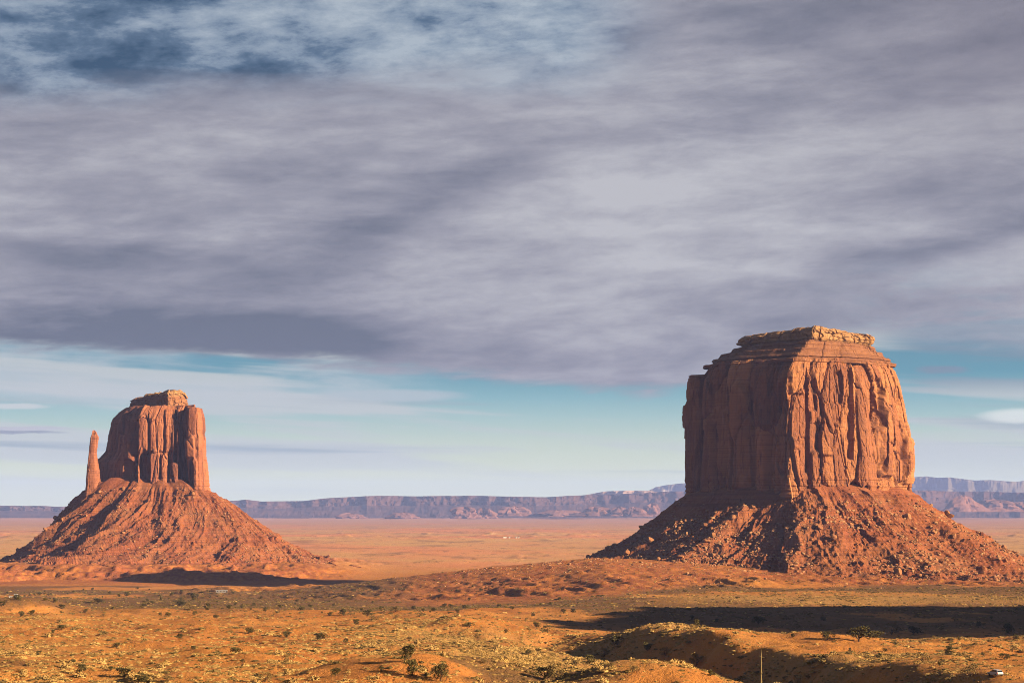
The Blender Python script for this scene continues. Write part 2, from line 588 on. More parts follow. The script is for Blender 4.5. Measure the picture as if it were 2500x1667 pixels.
def ground_material():
    """orange sand, scrub-tinted where the attribute 'veg' says plants grow, pale grass where 'grass' does"""
    m, nt, b = material('valley_ground', 0.97, 0.05)
    x, y, z = pos(nt)
    def at(n):
        a = nt.nodes.new('ShaderNodeAttribute')
        a.attribute_name = n
        return E(nt, a.outputs['Fac'])
    veg, grass, rock, far = at('veg'), at('grass'), at('rock'), at('far')
    n1 = noise(nt, vec(nt, x * 0.012, y * 0.006, 0.0), 1.0, 5, 0.6)
    n2 = noise(nt, vec(nt, x * 0.16, y * 0.10, z * 0.2), 1.0, 5, 0.65)
    n3 = noise(nt, vec(nt, x * 0.9, y * 0.6, z), 1.0, 4, 0.65)
    fb = noise(nt, vec(nt, x * 0.0010, y * 0.0006, 0.0), 1.0, 6, 0.65)
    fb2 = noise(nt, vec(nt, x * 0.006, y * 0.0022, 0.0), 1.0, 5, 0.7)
    sand = mixc(nt, n1.ss(0.35, 0.65), (0.62, 0.245, 0.062), (0.69, 0.315, 0.085))
    sand = mixc(nt, n2.ss(0.45, 0.7) * 0.45, sand, (0.42, 0.145, 0.05))
    sand = mixc(nt, rock * (n1 * 0.4 + n2 * 0.6).ss(0.35, 0.6), sand, (0.42, 0.135, 0.055))
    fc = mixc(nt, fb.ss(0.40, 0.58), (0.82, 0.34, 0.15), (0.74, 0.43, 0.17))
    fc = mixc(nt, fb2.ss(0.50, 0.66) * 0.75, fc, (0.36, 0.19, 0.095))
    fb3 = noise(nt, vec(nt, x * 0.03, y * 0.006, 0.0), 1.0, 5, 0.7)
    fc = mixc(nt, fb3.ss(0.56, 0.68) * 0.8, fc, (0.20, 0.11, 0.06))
    fc = mixc(nt, (y + (fb - 0.5) * 9000.0).ss(6500.0, 14000.0) * 0.8, fc, (0.50, 0.28, 0.20))  # far ground greyed by distance: haze fade put into the colour
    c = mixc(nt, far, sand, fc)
    c = mixc(nt, (grass * (0.35 + n3)).ss(0.3, 0.75) * 0.8, c, (0.50, 0.30, 0.11))
    c = mixc(nt, (veg * (0.25 + n2 * 0.6 + n3 * 0.6)).ss(0.28, 0.62) * 0.85, c, (0.20, 0.115, 0.055))
    sp = (veg.max(grass) * n3).ss(0.52, 0.66)
    c = mixc(nt, sp * 0.7, c, (0.10, 0.07, 0.035))
    peb = noise(nt, vec(nt, x * 1.7, y * 1.0, z), 1.0, 3, 0.7)
    c = mixc(nt, peb.ss(0.60, 0.70) * 0.45 * (1.0 - far), c, (0.26, 0.115, 0.045))
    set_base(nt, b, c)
    n4 = noise(nt, vec(nt, x * 2.6, y * 1.8, z), 1.0, 4, 0.65)
    bump(nt, b, n2 * 1.6 + n3 * 0.9 + n4 * 0.5, 1.0, 0.7)
    return m


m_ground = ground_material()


# ------------------------------------------------------------------ terrain heights
def table(pts, n=6000, w=18.0, hi=4000.0):
    xs = np.linspace(-400, hi, n)
    ys = np.interp(xs, [p[0] for p in pts], [p[1] for p in pts])
    k = np.exp(-0.5 * (np.arange(-90, 91) * (xs[1] - xs[0]) / w) ** 2); k /= k.sum()
    ys = np.convolve(np.pad(ys, 90, 'edge'), k, 'valid')
    return xs, ys


LT = table([(-400, 97.6), (4, 97.6), (14, 96.0), (60, 91.6), (100, 88), (200, 79.5), (375, 67.4), (480, 62), (640, 56), (850, 49), (1300, 35), (1700, 19), (2150, 8), (2600, 0.5), (3000, 0), (4000, 0)])
RT = table([(-400, 97.6), (4, 97.6), (14, 96.0), (60, 91.6), (100, 88), (200, 79.5), (375, 66), (460, 61.2), (500, 59.5), (560, 55.8), (640, 51.5), (720, 49.5), (790, 48.5), (870, 44), (1000, 35), (1100, 32), (1444, 30), (1800, 26), (2140, 21), (2600, 8), (3000, 0), (4000, 0)])


def bumpf(X, Y, cx, cy, rx, ry, h, flat=1.0, seed=0, wob=0.25):
    r = np.sqrt(((X - cx) / rx) ** 2 + ((Y - cy) / ry) ** 2)
    r = r * (1 + wob * fbm(X / rx * 1.6, Y / ry * 1.6, seed, 3))
    return h * (1 - sst(1 - flat, 1.0, r)) if flat < 1 else h * np.exp(-r * r * 1.6)


MIT = (-575.0, 3290.0)
MER = (335.0, 2455.0)


def terrain(X, Y):
    X = np.asarray(X, float); Y = np.asarray(Y, float)
    Ys = np.maximum(Y, 40.0)
    u = X / Ys
    k = sst(-0.05, 0.07, u)
    z = np.interp(Y, *LT) * (1 - k) + np.interp(Y, *RT) * k
    near = sst(120, 300, Y) * (1 - sst(2400, 3200, Y))
    z = z + near * (fbm(X / 85, Y / 85, 3, 4) * 2.6 + fbm(X / 24, Y / 30, 5, 3) * 2.3 * (1 - 0.6 * sst(900, 1800, Y)))
    z = z + sst(120, 300, Y) * (1 - sst(1100, 1800, Y)) * np.maximum(fbm(X / 6, Y / 6, 9, 3), -0.1) * 0.55
    # sandy shelf on the right that breaks off leftwards in a steep bank above a gully
    edge = np.interp(Y, [380, 480, 560, 640, 700, 760, 820, 900, 1000], [128, 121, 110, 97, 86, 72, 52, 34, 10])
    wob = 9 * fbm(X / 46, Y / 60, 33, 3) + 3.0 * fbm(X / 12, Y / 15, 35, 3) + 5.0 * (ridged(Y / 24, X / 90, 37, 2) - 0.5)
    dl = edge - X + wob
    G = np.interp(Y, [380, 430, 520, 600, 700, 780, 850, 960], [2, 5, 11, 14, 13, 10, 6, 0])
    z = z - G * sst(-3, 29, dl) * (1 - sst(34, 88, dl))
    rise = np.interp(Y, [480, 560, 640, 720, 790, 850, 930], [0, 0.8, 3.0, 4.0, 5.0, 4.0, 0])
    z = z + rise * (1 - sst(0, 20, dl)) * np.exp(-np.maximum(-dl, 0) ** 2 / 70.0 ** 2)
    z = z + bumpf(X, Y, 30, 425, 26, 40, 3.4, 0.7, 41)
    z = z + bumpf(X, Y, -22, 430, 30, 50, 3.4, 0.7, 43)
    z = z + bumpf(X, Y, -12, 905, 36, 60, 5.2, 0.7, 45)
    z = z + bumpf(X, Y, -75, 520, 45, 60, 2.6, 0.8, 47)
    z = z + bumpf(X, Y, -318, 1255, 62, 80, 9.0, 0.75, 49)
    z = z + bumpf(X, Y, 35, 640, 30, 60, 2.0, 0.8, 51)
    # parking shelf beside the road
    pk = np.exp(-(((X - 130) / 30) ** 4 + ((Y - 455) / 26) ** 4))
    z = z * (1 - pk) + 61.2 * pk
    # low apron ridge running out from the right-hand butte to the left
    zc = np.interp(X, [-420, -300, -165, -20, 95, 200, 340, 480, 620], [-3, 4, 17, 34, 44, 40, 34, 26, 14])
    fr = np.interp(X, [-420, -165, 60, 170, 300, 400], [1990, 1780, 1600, 1700, 1940, 1980])
    pr = np.where(Y < 2310, sst(fr, 2310 * np.ones_like(Y), Y) ** 1.15, 1 - sst(2310, 2620, Y))
    pr = pr * sst(-430, -250, X) * (1 - sst(560, 760, X))
    wr = 14 * fbm(X / 55, Y / 70, 61, 3)
    bad = ridged((X + 0.35 * Y + wr) / 58, Y / 170, 63, 4, 0.55)
    bad2 = ridged((X + 0.3 * Y + wr) / 19, (Y - 0.3 * X) / 44, 65, 4, 0.6)
    z = np.maximum(z, z * (1 - pr) + zc * pr) + sst(0.02, 0.3, pr) * (1.12 - pr) * ((bad - 0.5) * 11.0 + (bad2 - 0.5) * 6.5) + pr * 1.4 * fbm(X / 7, Y / 7, 67, 3)
    # bench with scalloped badland scarps round the left-hand butte
    d = np.sqrt(((X - MIT[0]) / 1.2) ** 2 + (Y - MIT[1]) ** 2)
    sc = fbm(X / 150, Y / 150, 71, 3) * 120 + ridged(X / 74 + 0.4 * fbm(X / 60, Y / 60, 75, 2), Y / 90, 73, 4, 0.6) * 75
    b1 = 1 - sst(0, 26, d - 425 - sc)
    b2 = 1 - sst(0, 20, d - 310 - sc * 0.9)
    b3 = 1 - sst(0, 14, d - 385 - sc * 1.2)
    z = z + (b1 * 6.5 + b2 * 5.5 + b3 * 4.5) * (1 - sst(-330, -190, X)) + b1 * (1 - sst(-330, -190, X)) * (2.2 * fbm(X / 14, Y / 14, 77, 3) + 7.0 * (ridged(X / 34, Y / 42, 79, 4, 0.6) - 0.5))
    tb = np.clip(b1 * (1 - sst(-330, -190, X)) + 0.35 * sst(0.1, 0.4, pr), 0, 1) * sst(1700, 1900, Y)
    zq = z / 3.4 + 0.5 * fbm(X / 70, Y / 70, 85, 3)
    fq = zq - np.floor(zq)
    zt = (np.floor(zq) + sst(0.62, 1.0, fq) + 0.25 * (fq - sst(0.62, 1.0, fq)) - 0.5 * fbm(X / 70, Y / 70, 85, 3)) * 3.4
    z = z * (1 - tb) + zt * tb
    # the far plain: low broken relief
    ff = sst(2900, 4500, Y)
    z = z + ff * (fbm(X / 420, Y / 620, 81, 5, 0.55) * 5.0 - 1.0)
    fr2 = np.exp(-((Y - 7600) / 1100) ** 2) + 0.8 * np.exp(-((Y - 4150) / 380) ** 2)
    z = z + fr2 * np.maximum(ridged(X / 210, Y / 330, 83, 4) - 0.55, 0) * 26.0
    z = z + sst(400, 800, np.abs(X) - 0.3 * Ys) * 4 * fbm(X / 200, Y / 200, 91, 3)
    return z


def gold_map(X, Y):
    """where pale golden grass and sage stand thick"""
    u = X / np.maximum(Y, 40)
    a = np.exp(-(((u - 0.0) / 0.085) ** 2)) * sst(430, 520, Y) * (1 - sst(820, 980, Y))
    b = np.exp(-(((u + 0.2) / 0.06) ** 2)) * (1 - sst(470, 560, Y)) * 0.7
    return np.clip((a + b) * (0.4 + 0.6 * sst(-0.3, 0.3, fbm(X / 30, Y / 45, 135, 3))), 0, 1)


def veg_maps(X, Y, Z):
    u = X / np.maximum(Y, 40)
    n = fbm(X / 130, Y / 190, 101, 4)
    Yw = Y + 260 * fbm(X / 110, Y / 260, 107, 4) + 60 * fbm(X / 25, Y / 50, 109, 3)
    veg = sst(980, 1450, Yw) * (1 - sst(2500, 2800, Y)) * sst(-0.25, 0.2, n + 0.15)
    veg = np.maximum(veg, 0.75 * (1 - sst(340, 900, Y)) * sst(-0.2, 0.4, fbm(X / 40, Y / 60, 103, 4)))
    # bare orange sand flat to the left of the centre
    flat = np.exp(-(((u + 0.15) / 0.10) ** 2)) * np.exp(-(((Y - 880) / 260) ** 2))
    veg = veg * (1 - 0.75 * flat)
    kn = bumpf(X, Y, 112, 705, 36, 85, 1.0, 0.6, 21, 0.3)
    veg = veg * (1 - kn)
    grass = (sst(360, 420, Y) * (1 - sst(850, 1200, Yw))) * sst(-0.25, 0.3, fbm(X / 55, Y / 90, 105, 4)) * (1 - 0.55 * flat)
    grass = np.maximum(grass * 0.75, gold_map(X, Y))
    yb = np.exp(-(((Y - 1620) / 170) ** 2)) * sst(0.02, 0.10, u)
    grass = np.maximum(grass, 0.9 * yb) * (1 - 0.9 * kn)
    veg = veg * (1 - 0.55 * yb)
    rock = sst(1560 + 380 * sst(0.03, 0.12, u), 1760 + 330 * sst(0.03, 0.12, u), Y + 60 * n) * sst(-0.10, -0.03, u) * (1 - sst(2600, 2900, Y)) + (1 - sst(-0.10, -0.06, u)) * sst(2600, 2750, Y) * (1 - sst(3300, 3700, Y))
    rock = np.clip(rock, 0, 1)
    veg = veg * (1 - 0.6 * rock)
    pk = np.exp(-(((X - 118) / 30) ** 4 + ((Y - 455) / 26) ** 4))
    veg, grass = veg * (1 - pk), grass * (1 - pk)
    far = sst(2900, 3900, Y)
    return veg, grass, rock, far


def build_ground():
    rows = [np.array([-400., -200, -100, -40, -10, 0, 4, 8, 12, 20, 30, 45, 60, 80, 105, 135, 170, 205, 240, 270, 300, 325, 340])]
    rows.append(np.arange(348, 1000, 2.2)); rows.append(np.arange(1000, 1760, 5.0)); rows.append(np.arange(1760, 2480, 3.4))
    rows.append(np.arange(2480, 3040, 4.0))
    t = [3046.]
    st = 8.0
    while t[-1] < 42000:
        st = max(st * 1.035, 0) if st < t[-1] * 0.013 else t[-1] * 0.0135
        t.append(t[-1] + st)
    rows.append(np.array(t))
    Yr = np.concatenate(rows)
    us = np.concatenate([np.linspace(-1.4, -0.45, 14), np.linspace(-0.42, -0.30, 14), np.linspace(-0.295, 0.295, 540), np.linspace(0.30, 0.42, 14), np.linspace(0.45, 1.4, 14)])
    U, Yg = np.meshgrid(us, Yr)
    Xg = U * np.maximum(Yg, 160.0)
    Zg = terrain(Xg, Yg)
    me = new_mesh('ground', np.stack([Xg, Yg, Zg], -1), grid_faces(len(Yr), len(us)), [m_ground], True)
    veg, grass, rock, far = veg_maps(Xg, Yg, Zg)
    for n, a in (('veg', veg), ('grass', grass), ('rock', rock), ('far', far)):
        attr(me, n, a)
    o = obj('ground', me)
    tag(o, 'orange desert valley floor with sand, scrub and low badland ridges', 'ground', kind='structure')
    return o


build_ground()


def ray_ground(px, py, y0=200.0, y1=9000.0):
    """first point where the line of sight through a photo pixel meets the ground"""
    Y = np.concatenate([np.arange(y0, 3000, 1.5), np.arange(3000, y1, 12.0)])
    X = wx(px, Y)
    zr = wz(py, Y)
    hit = np.nonzero(terrain(X, Y) >= zr)[0]
    if len(hit) == 0:
        return None
    i = hit[0]
    return float(X[i]), float(Y[i]), float(terrain(X[i:i + 1], Y[i:i + 1])[0])


# ------------------------------------------------------------------ lofted rock masses
def loft(levels, counts, zs, rnd=4):
    """levels: list of (z, [(X, Y)...]) with equal corner counts, counts: samples per edge. Returns X, Y (nz, n)"""
    L = sorted(levels, key=lambda l: l[0])
    zl = np.array([l[0] for l in L])
    C = np.array([l[1] for l in L], float)              # (nl, nc, 2)
    nc = C.shape[1]
    Cz = np.empty((len(zs), nc, 2))
    for c in range(nc):
        for a in (0, 1):
            Cz[:, c, a] = np.interp(zs, zl, C[:, c, a])
    segs = []
    for c in range(nc):
        t = np.linspace(0, 1, counts[c], endpoint=False)[None, :, None]
        segs.append(Cz[:, c, None, :] * (1 - t) + Cz[:, (c + 1) % nc, None, :] * t)
    P = np.concatenate(segs, 1)
    if rnd:
        k = np.exp(-0.5 * (np.arange(-3 * rnd, 3 * rnd + 1) / rnd) ** 2); k /= k.sum()
        Q = np.zeros_like(P)
        for i, w in enumerate(k):
            Q += w * np.roll(P, i - 3 * rnd, axis=1)
        P = Q
    return P[..., 0], P[..., 1]


def normals2(X, Y):
    tx = np.roll(X, -1, 1) - np.roll(X, 1, 1); ty = np.roll(Y, -1, 1) - np.roll(Y, 1, 1)
    l = np.hypot(tx, ty) + 1e-9
    return ty / l, -tx / l          # outward for counter-clockwise order


def arclen(X, Y):
    d = np.hypot(np.diff(np.append(X, X[0])), np.diff(np.append(Y, Y[0])))
    return np.concatenate([[0], np.cumsum(d)[:-1]])


def cliff_disp(s, z, seed, amp=1.0, col=1.0, fac=1.0):
    """broken sandstone face: rounded columns, planar fracture facets, cracks (metres outward)"""
    sw = s + 1.6 * fbm(s / 60, z / 120, seed, 3) + 0.45 * fbm(s / 6, z / 16, seed + 5, 3)
    zw = z + 9.0 * vn2(s / 11, z / 300, seed + 9) + 2.5 * fbm(s / 4, z / 6, seed + 10, 2)
    d = col * (6.5 * (np.abs(vn2(sw / 34, z / 260, seed + 1)) - 0.4) + 3.2 * (np.abs(vn2(sw / 13, z / 110, seed + 2)) - 0.4))
    for (a, b, h, tl, sd) in ((33, 105, 6.5, 3.0, 11), (15, 60, 2.0, 1.5, 12), (5.2, 15, 0.6, 0.5, 13), (2.2, 6, 0.25, 0.3, 14)):
        f1, f2, h1, h2, h3, ox, oy = worley(sw / a, zw / b, seed + sd)
        if sd == 11:
            slab = 0.6 * h2
        elif sd == 12:
            slab = slab + 0.4 * h2
        d = d + fac * (h * (h1 - 0.5) + tl * ((h2 - 0.5) * 1.6 * ox + (h3 - 0.62) * 1.6 * oy))
        d = d - fac * h * 0.35 * (1 - sst(0.0, 0.10, f2 - f1))
    # open vertical joints
    for (a, b, wd, dp, sd) in ((26, 230, 0.06, 7.0, 41), (10, 80, 0.07, 1.6, 43), (4.5, 26, 0.10, 0.4, 45)):
        n = np.abs(vn2(sw / a, z / b, seed + sd))
        d = d - dp * (1 - sst(0.0, wd, n)) * sst(-0.3, 0.25, fbm(s / (a * 1.5), z / (b * 0.35), seed + sd + 1, 2))
    d = d + 0.5 * fbm(s / 3.0, z / 5.0, seed + 20, 3)
    cliff_disp.slab = slab
    return d * amp


def bedding(z, s, seed, step, amp):
    """ledges: sawtooth outward steps by height"""
    zz = z / step + 0.25 * fbm(s / 40, z / 200, seed, 2)
    i = np.floor(zz)
    f = zz - i
    h = _h(i, np.zeros_like(i), np.zeros_like(i), seed)
    h2 = _h(i + 1, np.zeros_like(i), np.zeros_like(i), seed)
    return amp * ((h + (h2 - h) * sst(0.85, 1.0, f)) - 0.5)


def features(X, Y, Z, ymax, feats):
    """outward offsets at places read from the photograph: (px0, px1, ytop, ybot, metres, softness px)"""
    px, py = px_of(X, Y), py_of(Z, Y)
    d = np.zeros_like(X)
    front = Y < ymax
    for i, (a, b, t, bo, m, sf) in enumerate(feats):
        w = (b - a) / 2; c = (a + b) / 2
        wob = sf * 0.7 * fbm(py / 20.0, np.full_like(py, i * 3.7), 300 + i, 3)
        q = np.abs(px - c + wob) / w
        arch = t + (bo - t) * 0.10 * np.minimum(q, 1.2) ** 2 * 1.5
        mk = (1 - sst(1 - sf / w, 1 + sf / w, q)) * sst(arch - sf * 2.0, arch + sf * 2.0, py) * (1 - sst(bo - 2, bo + 6, py))
        d += np.where(front, mk * m * 1.55, 0)
    return d


def close_top(X, Y, Z, rings, bulge, seed):
    """continue the last ring inwards to close the top"""
    cx, cy = X[-1].mean(), Y[-1].mean()
    Xs, Ys, Zs = [X], [Y], [Z]
    for t in rings:
        x = X[-1] * (1 - t) + cx * t; y = Y[-1] * (1 - t) + cy * t
        zz = Z[-1] + bulge * math.sin(t * math.pi / 2) + 1.6 * fbm(x / 9, y / 9, seed, 3) * math.sin(min(t * 3, 1) * math.pi / 2)
        zz = zz * (1 - 0.0) if t < 0.99 else np.full_like(zz, zz.mean())
        Xs.append(x[None]); Ys.append(y[None]); Zs.append(zz[None])
    return np.concatenate(Xs), np.concatenate(Ys), np.concatenate(Zs)


def grid_obj(name, X, Y, Z, mat, parent, smooth=False, slab=None):
    me = new_mesh(name, np.stack([X, Y, Z], -1), grid_faces(*X.shape, wrap=True), [mat], smooth)
    a = np.full(X.shape, 0.6)
    if slab is not None:
        a[:len(slab)] = slab
        a[len(slab):] = slab[-1]
    attr(me, 'slab', a)
    return obj(name, me, parent)


def corner_level(py_nom, Yn, corners, taper=0.0):
    """(z, points) from the photo height of a level and each corner's (photo x, depth)"""
    return (wz(py_nom, Yn), [(wx(p, Y), Y) for p, Y in corners])


# ---------------- boulder meshes
def rock_mesh(name, seed, sub=1, mat=None, slab=0.0):
    bm = bmesh.new()
    bmesh.ops.create_icosphere(bm, subdivisions=sub, radius=1.0)
    r = random.Random(seed)
    planes = [(Vector((r.gauss(0, 1), r.gauss(0, 1), r.gauss(0, 1))).normalized(), r.uniform(0.45, 0.85)) for _ in range(9)]
    sx, sy, sz = r.uniform(0.8, 1.35), r.uniform(0.7, 1.1), r.uniform(0.55, 0.9) * (1 - slab)
    for v in bm.verts:
        p = v.co.copy()
        for n, d in planes:
            k = p.dot(n)
            if k > d:
                p -= n * (k - d) * 0.95
        v.co = Vector((p.x * sx, p.y * sy, p.z * sz))
    me = bpy.data.meshes.new(name)
    bm.to_mesh(me); bm.free()
    me.materials.append(mat)
    return me


ROCKS = [rock_mesh('boulder', 100 + i, 2 if i < 5 else 1, m_boulder, 0.25 * (i % 3 == 0)) for i in range(9)]
PALE_ROCKS = [rock_mesh('boulder', 140 + i, 1, m_pale_boulder) for i in range(4)]


def rubble_mesh(name, P, R, mat, seed, nvar=10):
    """thousands of small stones joined: each an uneven 20-sided block"""
    r = np.random.default_rng(seed)
    bm = bmesh.new()
    bmesh.ops.create_icosphere(bm, subdivisions=1, radius=1.0)
    bm.verts.ensure_lookup_table()
    B = np.array([v.co[:] for v in bm.verts]); Fc = np.array([[v.index for v in f.verts] for f in bm.faces])
    bm.free()
    if True:   # the 12-vertex icosahedron
        bm = bmesh.new()
        bmesh.ops.create_icosphere(bm, subdivisions=0 + 1, radius=1.0)
        bm.free()
    g = (1 + 5 ** 0.5) / 2
    B = np.array([(-1, g, 0), (1, g, 0), (-1, -g, 0), (1, -g, 0), (0, -1, g), (0, 1, g), (0, -1, -g), (0, 1, -g), (g, 0, -1), (g, 0, 1), (-g, 0, -1), (-g, 0, 1)], float)
    B /= np.linalg.norm(B[0])
    Fc = np.array([(0, 11, 5), (0, 5, 1), (0, 1, 7), (0, 7, 10), (0, 10, 11), (1, 5, 9), (5, 11, 4), (11, 10, 2), (10, 7, 6), (7, 1, 8), (3, 9, 4), (3, 4, 2), (3, 2, 6), (3, 6, 8), (3, 8, 9), (4, 9, 5), (2, 4, 11), (6, 2, 10), (8, 6, 7), (9, 8, 1)])
    n = len(P)
    a = r.uniform(0, 2 * np.pi, n)
    sc = np.stack([r.uniform(0.7, 1.5, n), r.uniform(0.6, 1.1, n), r.uniform(0.45, 0.9, n)], -1)
    V = B[None] * (1 + r.uniform(-0.28, 0.22, (n, 12, 1))) * sc[:, None]
    c, s = np.cos(a)[:, None], np.sin(a)[:, None]
    W = np.stack([V[..., 0] * c - V[..., 1] * s, V[..., 0] * s + V[..., 1] * c, V[..., 2]], -1)
    W = W * R[:, None, None] + P[:, None]
    Fa = (Fc[None] + (np.arange(n) * 12)[:, None, None]).reshape(-1, 3)
    return new_mesh(name, W.reshape(-1, 3), Fa, [mat])


def scatter_rocks(parent, Xt, Yt, Zt, weight, n_small, n_big, picks, seed, big=(1.4, 3.4), small=(0.35, 1.5)):
    """boulders on a talus grid: the largest as parts, the rest as one rubble part"""
    r = np.random.default_rng(seed)
    w = weight.ravel() / weight.sum()
    idx = r.choice(w.size, n_small, p=w)
    jx = r.normal(0, 0.6, n_small); jy = r.normal(0, 0.6, n_small)
    R = small[0] * (1 - r.random(n_small)) ** (-0.55)
    R = np.minimum(R, small[1])
    P = np.stack([Xt.ravel()[idx] + jx, Yt.ravel()[idx] + jy, Zt.ravel()[idx] + R * 0.15], -1)
    me = rubble_mesh('rubble', P, R, m_pale_boulder, seed)
    o = obj('rubble', me, parent)
    tag(o, kind='stuff')
    PX, PY = px_of(Xt, Yt).ravel(), py_of(Zt, Yt).ravel()
    k = 0
    for (px, py, rad) in picks:
        d = (PX - px) ** 2 + (PY - py) ** 2
        ok = np.nonzero(d < d.min() + 9.0)[0]
        i = ok[np.argmin(Yt.ravel()[ok])]
        b = obj('boulder', ROCKS[k % 5], parent, (Xt.ravel()[i], Yt.ravel()[i], Zt.ravel()[i] + rad * 0.25), (r.uniform(-.5, .5), r.uniform(-.5, .5), r.uniform(0, 6)), (rad, rad, rad * r.uniform(0.9, 1.3)))
        k += 1
    idx = r.choice(w.size, n_big, p=w)
    for i in idx:
        rad = big[0] * (1 - r.random()) ** (-0.45)
        rad = min(rad, big[1])
        obj('boulder', ROCKS[r.integers(0, 9)], parent, (Xt.ravel()[i], Yt.ravel()[i], Zt.ravel()[i] + rad * 0.12), (r.uniform(-.4, .4), r.uniform(-.4, .4), r.uniform(0, 6)), (rad * r.uniform(.8, 1.3), rad, rad * r.uniform(0.6, 1.0)))


def talus(name, parent, Bx, By, zc, offs, drop, seed, gully, ledges, mat, skew=0.0, left_pull=0.0, dmod=None):
    """debris cone round a cliff plan (Bx, By): rings at outward offsets, radial gullies, cliff-band ledges"""
    cx, cy = Bx.mean(), By.mean()
    dx, dy = Bx - cx, By - cy
    l = np.hypot(dx, dy)
    nx, ny = normals2(Bx[None], By[None])
    nx, ny = nx[0], ny[0]
    k = np.exp(-0.5 * (np.arange(-40, 41) / 18.0) ** 2); k /= k.sum()
    sm = lambda v: np.convolve(np.concatenate([v[-40:], v, v[:40]]), k, 'valid')
    hx, hy = sm(sm(0.2 * nx + 0.8 * dx / l)), sm(sm(0.2 * ny + 0.8 * dy / l))
    hl = np.hypot(hx, hy); hx, hy = hx / hl, hy / hl
    th = np.unwrap(np.arctan2(hy, hx))
    O = offs[:, None] * np.ones_like(Bx)[None]
    reach = 1 - left_pull * sst(0.2, 0.9, -hx)
    sx = Bx[None] + (hx * reach)[None] * O
    sy = By[None] + (hy * reach)[None] * O
    zd = np.interp(offs, [d[0] for d in drop], [d[1] for d in drop])[:, None]
    # a coordinate that runs along the foot, so gullies radiate and keep their width
    g = th[None] * 150.0 + skew * O
    fade = sst(-3, 16, O)
    ent = sst(0, 45, O) * (1 - 0.6 * sst(190, 300, O))
    big = (ridged(g / 62 + 0.35 * fbm(g / 50, O / 60, seed, 3), O / 420 + 0 * g, seed + 1, 3) - 0.55)
    med = (ridged(g / 21 + 0.5 * fbm(g / 20, O / 40, seed + 2, 3), O / 150, seed + 3, 4) - 0.5)
    Z = zc[None] + zd + gully[0] * big * ent + gully[1] * med * fade
    Z += fade * (fbm(sx / 15, sy / 15, seed + 4, 4) * 3.2 + fbm(sx / 4, sy / 4, seed + 6, 3) * 1.2)
    # ledges: compress heights near given levels into small scarps
    for (zl, h, amt) in ledges:
        zl2 = zl + 3.0 * fbm(g / 90, O / 300, seed + 8, 2)
        br = sst(-0.15, 0.25, fbm(g / 34, O / 200, seed + 12 + int(zl), 3))
        f = (Z - zl2) / h
        st = np.where(np.abs(f) < 1, f - np.sin(np.pi * f) / np.pi, f)
        st2 = np.sign(f) * np.minimum(np.abs(f) ** 0.45, 1.0)
        Z = np.where(np.abs(f) < 1, zl2 + h * (f * (1 - amt * br) + st2 * amt * br), Z)
    if dmod is not None:
        Z = Z + dmod(sx, sy, Z)
    rough = worley(sx / 5.5, sy / 5.5, seed + 21)
    Z += fade * 2.6 * (rough[2] - 0.5) * sst(0.0, 0.3, fbm(sx / 40, sy / 40, seed + 23, 3) + 0.1)
    grid_obj(name, sx, sy, Z, mat, parent)
    return sx, sy, Z


